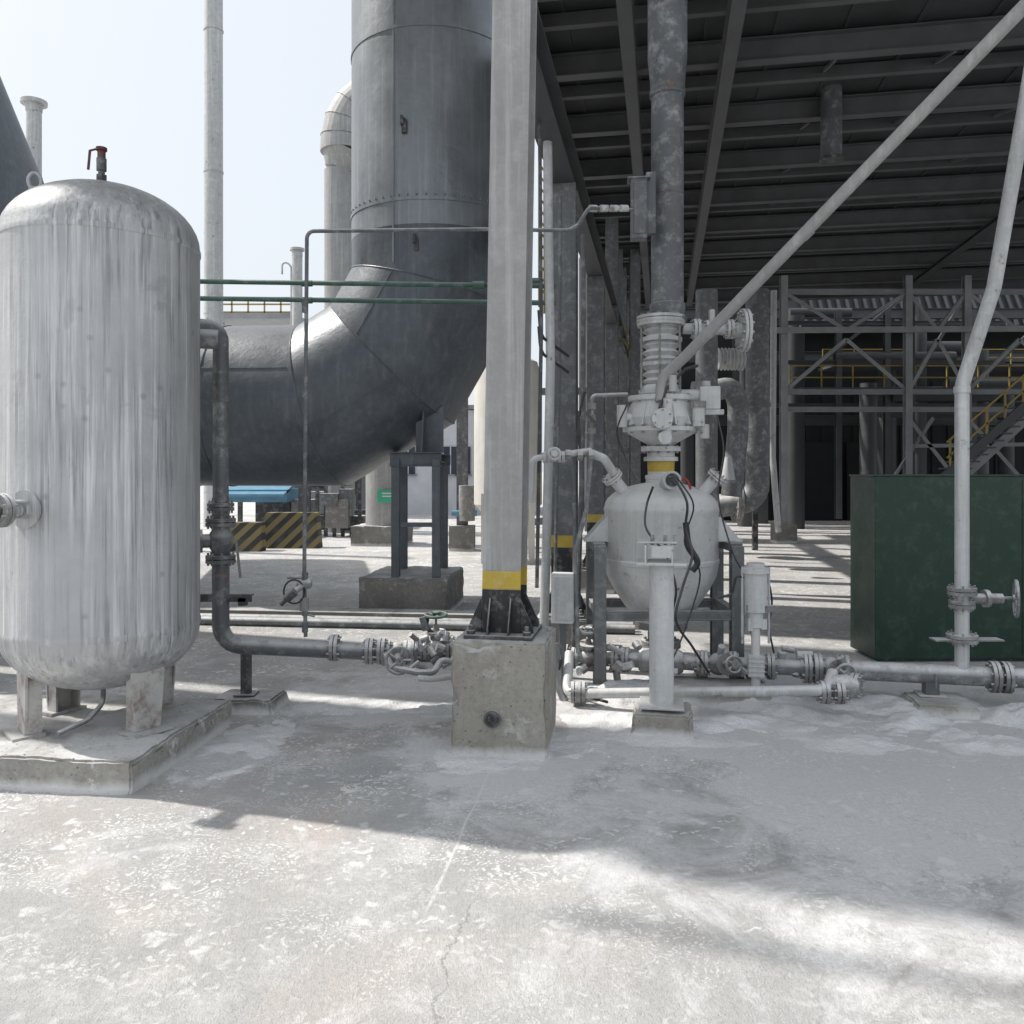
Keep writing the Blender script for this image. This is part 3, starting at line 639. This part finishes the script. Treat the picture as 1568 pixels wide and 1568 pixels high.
for sx in (-1,1):
    a=vc+V((sx*.28,-.12,z(757))); d=V((sx*.62,-.25,.75)).normalized(); b.cyl(a,a+d*.17,.045,WHITE,20); b.flange(a+d*.18,d,.078,WHITE,bolts=8,th=.014)
b.lathe(vc,[(.20,z(950)),(.20,z(960)),(.10,z(961)),(.10,z(1000))],VALV,24); b.flange(vc+Z*z(985),Z,.15,VALV)
b.done()
b=B('vessel_support_frame',bevel=0.003)
for sx in (-1,1):
    for sy in (-.30,.30):
        b.beam(vc+V((sx*.50,sy,0.0)),vc+V((sx*.50,sy,z(830))),.09,.09,CONS,'I')
    b.beam(vc+V((sx*.50,-.30,z(833))),vc+V((sx*.50,.30,z(833))),.09,.06,CONS)
    b.beam(vc+V((sx*.50,-.30,z(930))),vc+V((sx*.50,.30,z(930))),.06,.06,CONS)
for sy in (-.30,.30): b.beam(vc+V((-.50,sy,z(932))),vc+V((.50,sy,z(932))),.06,.07,CONS,'C')
b.done()
b=B('feed_downpipe'); q=G(1022,DV,0)
b.lathe(q,[(.15,z(492)),(.15,z(487)),(.125,z(486)),(.135,z(472)),(.135,z(466)),(.123,z(465)),(.123,z(150)),(.135,z(148)),(.135,z(138)),(.13,z(135)),(.145,z(100)),(.15,z(90)),(.15,z(-400))],DPIPE,36)
b.cyl(q+Z*z(300),q+Z*(z(300)+.012),.127,DPIPE,36)
b.done()
b=B('junction_box',bevel=0.004); q=P(978,322,DV-.15); b.box(q,(.12,.12,.44),DPIPE,.1); b.box(q-V((.0,.065,0)),(.09,.01,.38),CONS,.1); b.box(q+V((.09,0,.05)),(.07,.05,.46),DPIPE,.1); b.box(q+V((0,0,.225)),(.17,.15,.012),DPIPE,.1)
b.done()
b=B('branch_valve_pipe'); a=P(1045,503,DV); b.cyl(a,P(1140,506,DV),.042,LPIPE,18)
for px,r_ in ((1066,.08),(1085,.07),(1117,.075)): b.flange(P(px,504,DV),X,r_,LPIPE)
b.flange(P(1139,506,DV),X,.165,LPIPE,bolts=12); b.cyl(P(1150,506,DV),P(1120,506,DV),.06,LPIPE,16)
b.cyl(P(1090,503,DV),P(1090,475,DV+.02),.025,LPIPE,12); 
b.done()
b=B('valve_actuator',bevel=0.006); q=P(1087,610,DV-.1); b.box(q,(.15,.15,.17),WHITE,.2); b.cyl(q+V((-.06,0,.02)),q+V((-.25,.05,.02)),.05,WHITE,20); b.cyl(q+V((-.03,0,.08)),q+V((-.03,0,.13)),.035,LPIPE,16); b.box(q+V((.0,-.08,-.11)),(.17,.02,.04),LPIPE,.2)
b.cyl(P(1078,672,DV-.2),P(1078,650,DV-.2),.04,LPIPE,16); b.cyl(P(1030,600,DV-.25),P(1030,575,DV-.25),.03,LPIPE,14)
b.done()
b=B('aeration_pipework')
b.tube([P(812,770,DV-.4),P(815,702,DV-.4),P(850,698,DV-.35),P(905,690,DV-.3)],.024,LPIPE,12,fil=.06)
b.tube([P(905,694,DV-.3),P(925,702,DV-.3),P(940,725,DV-.25)],.032,LPIPE,14,fil=.06)
b.tube([P(905,692,DV-.3),P(906,640,DV-.3),P(906,606,DV-.3),P(960,604,DV-.2)],.016,PIPE,10,fil=.04)
b.gate(P(848,700,DV-.36),V((1,0,.05)),V((0,-1,.2)),.024,LPIPE,wr=.04)
for px in (870,888,905): b.cyl(P(px-4,697,DV-.33),P(px+4,697,DV-.33),.04,VALV,8)
for py in (622,640,660): b.cyl(P(906,py-5,DV-.3),P(906,py+5,DV-.3),.032,VALV,10)
b.beam(P(915,650,DV-.35),P(890,625,DV-.35),.012,.02,DARK)
b.tube([P(888,690,DV-.3),P(886,640,DV-.3),P(895,600,DV-.3)],.010,RUBB,8)
b.tube([P(905,700,DV-.3),P(898,780,DV-.3),P(880,850,DV-.3),P(885,1000,DV-.3)],.016,PIPE,10,fil=.1)
b.tube([P(878,700,DV-.2),P(880,820,DV-.2),P(878,990,DV-.2)],.014,DPIPE,8)
b.tube([P(1068,560,DV-.15),P(1050,565,DV-.2),P(1020,595,DV-.25),P(1010,625,DV-.3)],.012,RUBB,8,fil=.05)
b.done()
b=B('black_cables')
def cable(ps,r=.008,m=RUBB):
    ps=[V(p_) for p_ in ps]; out=[]
    ext=[ps[0]*2-ps[1]]+ps+[ps[-1]*2-ps[-2]]
    for i in range(1,len(ext)-2):
        p0,p1,p2,p3=ext[i-1:i+3]
        for k_ in range(8):
            t=k_/8; out.append(0.5*((2*p1)+(-p0+p2)*t+(2*p0-5*p1+4*p2-p3)*t*t+(-p0+3*p1-3*p2+p3)*t**3))
    out.append(ps[-1]); b.tube(out,r,m,8)
Dk=5.95
cable([P(1000,745,Dk),P(990,775,Dk),P(990,810,Dk-.2),P(1020,850,Dk-.4),P(1035,900,Dk-.5),P(1030,935,Dk-.5)])
cable([P(1035,735,Dk),P(1052,770,Dk-.1),P(1050,810,Dk-.1),P(1060,850,Dk-.2),P(1045,900,Dk-.3),P(1035,950,Dk-.4),P(1060,990,Dk-.3),P(1085,1030,Dk-.2)],.009)
cable([P(1050,800,Dk),P(1055,835,Dk),P(1068,860,Dk),P(1060,875,Dk)],.022)
cable([P(1150,935,Dk),P(1152,980,Dk),P(1165,1020,Dk),P(1180,1040,Dk)],.007)
cable([P(1175,880,Dk),P(1182,920,Dk),P(1178,960,Dk),P(1185,1000,Dk)],.007)
cable([P(860,1010,Dk),P(855,1040,Dk),P(880,1060,Dk),P(930,1075,5.7)],.01)
cable([P(1040,735,Dk),P(1062,775,Dk),P(1048,830,Dk),P(1072,880,Dk),P(1050,960,Dk-.1),P(1030,1010,Dk-.2)],.006)
cable([P(1098,635,6.3),P(1108,690,6.2),P(1100,760,6.1),P(1120,840,6.0),P(1140,880,Dk)],.006)
cable([P(960,620,6.2),P(945,660,6.2),P(958,700,6.2),P(975,735,6.1)],.006)
b.done()
# ---------------------------------------------------------------- front post
b=B('instrument_stand_post',bevel=0.003); D2=5.22; q=G(1013,D2,0); zz=lambda py:EYE+(HZ-py)/F*D2
b.cyl(V((q.x,D2,.16)),V((q.x,D2,zz(862))),.075,WHITE,28)
b.box((q.x,D2,.165),(.27,.27,.012),LPIPE,YAW)
b.box((q.x,D2,zz(861)),(.30,.26,.016),WHITE,YAW)
b.box((q.x-.02,D2-.10,zz(843)),(.12,.012,.07),WHITE,YAW); b.box((q.x-.02,D2+.05,zz(830)),(.24,.20,.012),WHITE,YAW)
for sx in(-.10,.06): b.box((q.x+sx,D2-.02,zz(848)),(.012,.2,.12),WHITE,YAW)
for sx in(-.06,.02,.08): b.cyl((q.x+sx,D2-.02,zz(834)),(q.x+sx,D2-.02,zz(818)),.012,VALV,8)
b.done()
rough_block('post_plinth',q.x+.005,D2+.0,.37,.36,.14,YAW,CONC,taper=.06)
# ---------------------------------------------------------------- ground pipework right
b=B('conveying_pipeline'); LA=V((.30,6.35,.21)); LB=V((4.3,5.48,.21)); dl=(LB-LA).normalized()
def LX(px,dz=0):
    t=((px-CX)/F); s_=(t*LA.y-LA.x)/(dl.x-t*dl.y); return LA+dl*s_+Z*dz
b.cyl(LA,LX(1225),.055,PIPE,22); b.cyl(LX(1225),LB,.066,PIPE,22)
for px in (865,942,958,1072,1180,1236,1252,1522,1540): b.flange(LX(px),dl,.105 if px>1200 else .092,VALV,bolts=8)
b.gate(LX(900),dl,V((0,-.3,1)),.05,VALV,wr=.06,L=.09)
b.gate(LX(1100),dl,V((0.2,-1,.2)),.055,VALV,wr=.055,L=.10)
b.gate(LX(1272),dl,V((0,-1,0.1)),.06,VALV,wr=.065,L=.09)
b.cyl(LX(1012),vc+Z*z(995),.075,VALV,20)
b.lathe(LX(1012),[(.07,-.16),(.09,-.13),(.09,.13),(.07,.16)],VALV,20,dl)
b.tube([P(872,1000,6.1),P(868,1060,5.85),P(900,1062,5.72),P(1265,1057,5.35),P(1275,1030,5.5)],.034,LPIPE,16,fil=.08)
for px in (880,890,1262,1285): b.flange(P(px,1060,5.78-(px-870)/400*.4),V((1,-.1,0)),.072,VALV)
b.lathe(P(1290,1052,5.4),[(.04,-.09),(.075,-.05),(.08,.03),(.05,.09)],VALV,16,(1,-.1,0))
b.flange(P(1310,1050,5.5),V((.8,-.6,0)),.08,VALV)
b.tube([P(850,985,6),P(856,1050,5.95),P(865,1075,5.9)],.03,DPIPE,10)
for i in range(26):
    px=random.uniform(862,1290); q=LX(px)+V((random.uniform(-.02,.02),random.uniform(-.2,.1),random.uniform(-.1,.13)))
    d=V((random.uniform(-1,1),random.uniform(-.4,.4),random.uniform(-1,1))).normalized()
    b.cyl(q,q+d*random.uniform(.05,.12),random.uniform(.014,.035),random.choice([VALV,PIPE,LPIPE]),10)
b.done()
b=B('pipe_saddle_support',bevel=0.003); q=LX(1425); b.box((q.x,q.y,.13),(.09,.09,.13),CONS,YAW); b.box((q.x,q.y,.07),(.18,.16,.012),VALV,YAW); b.box((q.x,q.y,.195),(.2,.1,.012),CONS,YAW)
for sx in (-1,1): b.cyl(LX(1425)+Y*sx*.075-Z*.08,LX(1425)+Y*sx*.075+Z*.02,.006,VALV,6)
b.done()
rough_block('saddle_plinth',q.x+.0,q.y-.12,.40,.42,.07,YAW,CONC,taper=.08)
rough_block('equipment_plinth',P(1100,0,5.95).x,5.95,.7,.45,.1,YAW,CONC,taper=.05)
b=B('air_filter_unit'); Df=5.75; q=G(1157,Df,0); zf=lambda py:EYE+(HZ-py)/F*Df
b.lathe(q,[(.03,zf(1080)),(.03,zf(962)),(.05,zf(960)),(.05,zf(938)),(.075,zf(936)),(.078,zf(878)),(.095,zf(877)),(.095,zf(869)),(.06,zf(868)),(.06,zf(862))],WHITE,28)
b.box((q.x,Df-.01,zf(1018)),(.10,.09,.14),WHITE,YAW); b.box((q.x+.02,Df-.03,zf(930)),(.18,.05,.04),VALV,YAW)
for i in range(5): b.box((q.x,Df-.012,zf(1005+i*7)),(.11,.10,.008),LPIPE,YAW)
for sx in(-1,1): b.cyl((q.x+sx*.09,Df,zf(985)),(q.x+sx*.09,Df,zf(870)),.009,LPIPE,8)
b.tube([V((q.x-.08,Df,zf(885))),V((q.x-.13,Df,zf(880))),V((q.x-.16,Df,zf(910))),V((q.x-.25,Df,zf(915)))],.008,RUBB,8,fil=.03)
b.box((q.x-.03,Df,zf(955)),(.05,.05,.09),LPIPE); b.box((q.x+.05,Df,zf(955)),(.04,.05,.07),LPIPE)
b.done()
# ---------------------------------------------------------------- diagonal pipe and right riser
b=B('diagonal_steel_pipe')
b.tube([P(1700,-130,4.5),P(1568,10,4.75),P(1050,545,6.2),P(1012,580,6.3),P(1012,615,6.25)],.040,COLG,20,fil=.15)
b.cyl(P(1240,350,5.65),P(1228,362,5.69),.044,COLG,20)
b.done()
b=B('riser_pipe'); bb=LX(1473)
b.tube([bb,V((bb.x,bb.y,P(0,590,bb.y).z)),P(1522,440,bb.y-.12),P(1572,150,bb.y-.3),P(1640,-260,bb.y-.5)],.046,LPIPE,20,fil=.25)
b.cyl(V((bb.x,bb.y,P(0,592,bb.y).z)),V((bb.x,bb.y,P(0,602,bb.y).z)),.053,LPIPE,20)
zr_=lambda py:EYE+(HZ-py)/F*bb.y
b.flange(V((bb.x,bb.y,zr_(905))),Z,.092,VALV); b.flange(V((bb.x,bb.y,zr_(925))),Z,.082,VALV)
b.flange(V((bb.x,bb.y,zr_(977))),Z,.1,VALV); b.box((bb.x+.03,bb.y,zr_(979)),(.46,.1,.01),VALV)
b.cyl(V((bb.x,bb.y,zr_(916))),V((bb.x+.26,bb.y-.02,zr_(916))),.035,VALV,16); b.cyl(V((bb.x+.14,bb.y-.01,zr_(916))),V((bb.x+.17,bb.y-.01,zr_(916))),.06,VALV,16); b.cyl(V((bb.x+.26,bb.y,zr_(916))),V((bb.x+.38,bb.y,zr_(916))),.012,VALV,8)
b.wheel(V((bb.x+.355,bb.y-.02,zr_(916))),V((1,-.45,0)),.12,PIPE,5,.011)
b.done()
# ---------------------------------------------------------------- green cabinet
b=B('green_equipment_cabinet',bevel=0.006); c0=G(1340,7.05,0)
w,dp,h=2.7,.50,1.52; cyaw=R(-1)
ctr=V((c0.x,7.05,0))+V((math.cos(cyaw),-math.sin(cyaw),0))*w/2+V((math.sin(cyaw),math.cos(cyaw),0))*dp/2
b.box(ctr+Z*(h/2+.03),(w,dp,h),GREEN,cyaw); b.box(ctr+Z*(h+.035),(w+.02,dp+.02,.016),GREEN,cyaw); b.box(ctr+Z*.02,(w-.1,dp-.1,.06),DARK,cyaw)
fr=V((-math.sin(cyaw),-math.cos(cyaw),0)); ri=V((math.cos(cyaw),-math.sin(cyaw),0))
b.box(ctr+fr*(dp/2+.003)+Z*(h/2+.03)-ri*.1,(.03,.012,h-.06),GREEN,cyaw)
b.done()
# ---------------------------------------------------------------- powder heaps
def powder(name,x0,x1,y0,y1,amp,seed,thr=.0,res=.02):
    bm=bmesh.new(); nx=int((x1-x0)/res); ny=int((y1-y0)/res); gr=[]
    for j in range(ny+1):
        row=[]
        for i in range(nx+1):
            x=x0+(x1-x0)*i/nx; y=y0+(y1-y0)*j/ny
            ex=min(i/nx,1-i/nx)*2; ey=min(j/ny,1-j/ny)*2; e=min(1,ex*2.2)*min(1,ey*2.0)
            h=noise.fractal(V((x*1.5+seed,y*2.2,seed)),1.0,2.0,6)+.25
            h2=noise.fractal(V((x*9,y*12,seed)),0.7,2.0,5)
            zv=amp*(h*e-.12-thr)+h2*.011*min(1,e*2)
            row.append(bm.verts.new((x,y,max(-.02,zv))))
        gr.append(row)
    for j in range(ny):
        for i in range(nx):
            q=(gr[j][i],gr[j][i+1],gr[j+1][i+1],gr[j+1][i])
            if max(v.co.z for v in q)>-.012: f=bm.faces.new(q); f.smooth=True
    bmesh.ops.delete(bm,geom=[v for v in bm.verts if not v.link_faces],context='VERTS')
    me=bpy.data.meshes.new(name); bm.to_mesh(me); bm.free(); me.materials.append(POW)
    ob=bpy.data.objects.new(name,me); sc.collection.objects.link(ob)
powder('powder_spill',.25,2.4,4.85,6.6,.10,3.1,-.03); powder('powder_spill',1.5,4.6,4.7,6.4,.12,9.7,-.03); powder('powder_spill',-1.6,.2,5.3,6.3,.05,5.2,.03)
powder('powder_spill',-1.85,-1.3,4.2,5.6,.03,7.7,.12)
powder('powder_spill',-.5,.6,4.4,5.5,.05,1.7,.05)
b=B('loose_powder_chips')
for i in range(700):
    y_=random.uniform(3.4,6.2) if i%3 else random.uniform(4.4,6.2); x_=random.uniform(-.62,.62)*y_
    if noise.noise(V((x_*.9,y_*.9,3)))<-.02: continue
    if x_<-1.75 and 4.1<y_<5.5: continue
    r_=random.choice([.003,.004,.005,.006,.009])
    vs=[b.bm.verts.new((x_+math.cos(a_)*r_*random.uniform(.6,1.5),y_+math.sin(a_)*r_*random.uniform(.6,1.5),0.0)) for a_ in (0,1.2,2.5,3.8,5)]
    tp=[b.bm.verts.new(((v_.co.x-x_)*.6+x_,(v_.co.y-y_)*.6+y_,r_*random.uniform(.3,.7))) for v_ in vs]
    b.face(tp,POW)
    for k_ in range(5): b.face([vs[k_],vs[(k_+1)%5],tp[(k_+1)%5],tp[k_]],POW)
b.done()
# ---------------------------------------------------------------- back industrial structure
b=B('steel_lattice_rack'); Dt=18.8
def BP(px,py,D=Dt): return P(px,py,D)
for px in (1200,1390,1480,1640):
    for dd in (0,4):
        a=BP(px,0); b.beam(V((a.x,Dt+dd,.3)),V((a.x,Dt+dd,5.9)),.15,.15,FRAME if dd==0 else FARG,'I')
    b.box((BP(px,0).x,Dt,.2),(.45,.45,.4),CONCD)
for py,dd in ((600,0),(627,0),(447,0),(447,4),(520,4),(600,4)):
    a=BP(1195,py); c_=BP(1700,py); b.beam(V((a.x,Dt+dd-.02,a.z)),V((c_.x,Dt+dd-.02,c_.z)),.10,.11,FRAME if dd==0 else FARG,'I')
b.beam(P(1130,506,Dt-.3),P(1640,503,Dt-.3),.09,.12,FRAME)
for x0,x1 in ((1200,1390),(1390,1480),(1480,1640)):
    for ya,yb in ((448,506),(520,600)):
        xm=(x0+x1)/2
        b.beam(BP(x0,yb if ya>500 else ya),BP(xm,ya if ya>500 else yb),.08,.08,FRAME,'L'); b.beam(BP(xm,ya if ya>500 else yb),BP(x1,yb if ya>500 else ya),.08,.08,FRAME,'L')
    b.beam(BP(x0,600,Dt+4),BP(x1,450,Dt+4),.08,.08,FARG,'L')
for x0,x1 in ((1390,1460),(1430,1370),(1480,1560)):
    b.beam(BP(x0,640),BP(x1,730),.08,.08,FRAME,'L')
b.beam(BP(1395,683),BP(1600,680),.08,.08,FRAME)
b.done()
b=B('yellow_walkway_railing'); 
for Dq,y0,y1,xa,xb in ((21,560,596,1210,1620),(24,535,560,1260,1620)):
    for py in (y0,(y0+y1)/2): b.beam(P(xa,py,Dq),P(xb,py,Dq),.03,.03,RAILY)
    x_=xa
    while x_<xb: b.beam(P(x_,y0,Dq),P(x_,y1,Dq),.03,.03,RAILY); x_+=48
    b.box(P((xa+xb)/2,y1+3,Dq+.5),((xb-xa)/F*Dq,1.2,.08),FARG)
b.done()
b=B('yellow_staircase'); Dq=15.5
b.beam(P(1440,735,Dq),P(1640,560,Dq),.05,.16,FARG); b.beam(P(1470,735,Dq+.8),P(1660,560,Dq+.8),.05,.16,FRAME)
for o in (0,-24,-48): b.beam(P(1450,725+o,Dq),P(1640,560+o,Dq),.03,.03,RAILY)
for i in range(7): 
    x_=1455+i*28; y_=722-i*24.4; b.beam(P(x_,y_,Dq),P(x_,y_-48,Dq),.03,.03,RAILY)
for i in range(16):
    x_=1450+i*12; y_=728-i*10.5; b.box(P(x_,y_,Dq+.4),(.22,.8,.03),FARG)
b.done()
b=B('yellow_staircase'); Dq=17
for o in (0,-22,-44): b.beam(P(900,470+o,Dq),P(990,590+o,Dq),.035,.035,RAILY)
b.beam(P(895,475,Dq),P(990,600,Dq),.05,.22,FRAME)
for i in range(5): b.beam(P(905+i*20,475+i*26,Dq),P(905+i*20,432+i*26,Dq),.035,.035,RAILY)
b.beam(P(826,190,16),P(826,470,16),.05,.05,RAILY); b.beam(P(834,230,16),P(834,480,16),.05,.05,RAILY)
for i in range(16): b.beam(P(826,200+i*17,16),P(834,212+i*17,16),.03,.03,RAILY)
for i in range(3): b.beam(P(812,600+i*100,17),P(990,598+i*90,17),.12,.14,FRAME,'I')
for px in (945,972): b.beam(V((P(px,0,17).x,17,0)),V((P(px,0,17).x,17,6)),.2,.2,CONS,'I')
b.beam(P(860,610,17),P(960,700,17),.08,.08,FRAME); b.beam(P(960,610,17),P(860,700,17),.08,.08,FRAME)
b.done()
b=B('background_process_pipe')
b.cyl(P(1082,445,12.5),V((P(1082,0,12.5).x,12.5,0.0)),.16,CONS,24); 
b.tube([P(1160,445,15.5),P(1160,765,15.5),P(1100,775,15.8)],.215,DPIPE,24,fil=.35)
for py in (480,620): b.cyl(P(1160,py-3,15.5),P(1160,py+3,15.5),.235,DPIPE,24)
b.flange(P(1128,770,15.7),X,.36,VALV,th=.05,bolts=12)
pf=[(.17+.02*math.sin(i*1.3),i*.012) for i in range(38)]
b.lathe(P(1098,550,14),pf,LPIPE,28,(1,0,0))
b.tube([P(1060,600,13.5),P(1085,600,13.5),P(1130,590,14),P(1130,660,14),P(1120,760,14)],.17,DPIPE,20,fil=.3)
b.tube([P(1185,445,16),P(1183,700,16),P(1192,815,16)],.06,LPIPE,12)
b.cyl(P(1115,735,13),P(1115,700,13),.11,LPIPE,20,r2=.05)
b.done()
b=B('plinth_post'); q=G(1156,17,0); b.beam(V((q.x,q.y,0)),V((q.x,q.y,1)),.1,.1,BLACK); b.done()
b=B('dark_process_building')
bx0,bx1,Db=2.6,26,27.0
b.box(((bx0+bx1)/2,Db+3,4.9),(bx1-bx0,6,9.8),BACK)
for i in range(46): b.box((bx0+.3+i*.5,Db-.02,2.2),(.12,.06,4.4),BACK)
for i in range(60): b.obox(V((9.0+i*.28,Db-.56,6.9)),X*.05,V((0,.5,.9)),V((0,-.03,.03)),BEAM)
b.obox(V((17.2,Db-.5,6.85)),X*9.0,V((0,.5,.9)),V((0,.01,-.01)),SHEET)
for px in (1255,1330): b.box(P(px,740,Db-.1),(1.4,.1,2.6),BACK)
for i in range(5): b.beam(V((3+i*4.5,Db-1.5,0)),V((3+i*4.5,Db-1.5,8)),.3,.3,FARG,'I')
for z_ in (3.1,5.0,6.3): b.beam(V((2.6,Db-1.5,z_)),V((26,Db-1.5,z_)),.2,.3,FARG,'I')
for i in range(10):
    px=random.uniform(890,1560); D_=random.uniform(22,25); b.cyl(V((P(px,0,D_).x,D_,0)),V((P(px,0,D_).x,D_,random.uniform(3,7))),random.uniform(.1,.3),random.choice([FARG,BEAMD]),20)
for i in range(9):
    py=random.uniform(460,640); D_=random.uniform(22,25); px=random.uniform(1190,1450); b.cyl(P(px,py,D_),P(px+random.uniform(60,260),py,D_),random.uniform(.06,.22),random.choice([FARG,BEAMD,FARG]),16)
b.done()
# ---------------------------------------------------------------- unseen objects added to cast shadows
az=V((.954,-.30,0)).normalized(); pe=V((.30,.954,0))
EL=R(48)
b=B('overhead_shadow_caster')  # unseen slab on legs, added above the frame to shade the right foreground
zg=8.2; sh=zg/math.tan(EL)
s0=V((.42,3.43,0))-az*sh
Lg,Wg=13.0,4.7
c_=s0+az*Lg/2+pe*Wg/2+Z*(zg+.7)
b.obox(c_,az*Lg/2,pe*Wg/2,Z*.7,COLG)
for i in range(26): b.obox(s0+az*(.25+i*.5)-pe*.03+Z*(zg+.7),az*.06,pe*.028,Z*.7,COLG)
b.cyl(s0-pe*.42+Z*zg-az*.1,s0-pe*.80+Z*zg+az*Lg,.045,PIPE,16)  # pipe added to cast the thin foreground shadow
for t_,w_ in ((.2,.3),(.2,1.6),(Lg-.3,.3)):
    q=s0+az*t_+pe*w_; b.beam(V((q.x,q.y,0)),V((q.x,q.y,zg)),.3,.3,CONS,'I')
b.done()
b=B('tall_shadow_caster'); q=V((-6.25,8.5,0)); b.lathe(q,[(.88,0),(.88,6.8),(.3,7.4),(0,7.45)],COLG,40); b.done()  # unseen cylinder added to shade the ground beyond the tank
b=B('slim_shadow_caster'); q=V((-4.80,6.35,0)); b.lathe(q,[(.42,0),(.42,6.3),(.2,6.6),(0,6.62)],COLG,32); b.done()  # unseen, added and sized to widen the shade beside the tank
# ---------------------------------------------------------------- camera, sun, sky
cam=bpy.data.cameras.new('camera'); co=bpy.data.objects.new('camera',cam); sc.collection.objects.link(co)
co.location=(0,0,EYE); co.rotation_euler=(R(90),0,0); cam.sensor_width=36; cam.lens=F/1568*36; cam.shift_y=-(784-HZ)/1568; cam.clip_end=2000; cam.clip_start=.05
sc.camera=co
ld=V((az.x*math.cos(EL),az.y*math.cos(EL),-math.sin(EL)))
sl=bpy.data.lights.new('sun','SUN'); sl.energy=4.4; sl.angle=R(1.0); sl.color=(1,.955,.89)
so=bpy.data.objects.new('sun',sl); sc.collection.objects.link(so); so.rotation_euler=ld.to_track_quat('-Z','Y').to_euler(); so.location=(-10,5,15)
w=bpy.data.worlds.new('World'); sc.world=w; w.use_nodes=True; nt=w.node_tree
sky=nt.nodes.new('ShaderNodeTexSky'); sky.sky_type='NISHITA'; sky.sun_disc=False; sky.sun_elevation=EL; sky.sun_rotation=math.atan2(-az.x,-az.y)
sky.air_density=1.0; sky.dust_density=6.0; sky.ozone_density=1.0
mx=mixc(nt,0.80,sky.outputs[0],(6.2,6.6,7.0))
bg=nt.nodes['Background']; nt.links.new(mx,bg.inputs[0]); bg.inputs[1].default_value=.15
sc.view_settings.view_transform='Standard'; sc.view_settings.look='None'; sc.view_settings.exposure=0
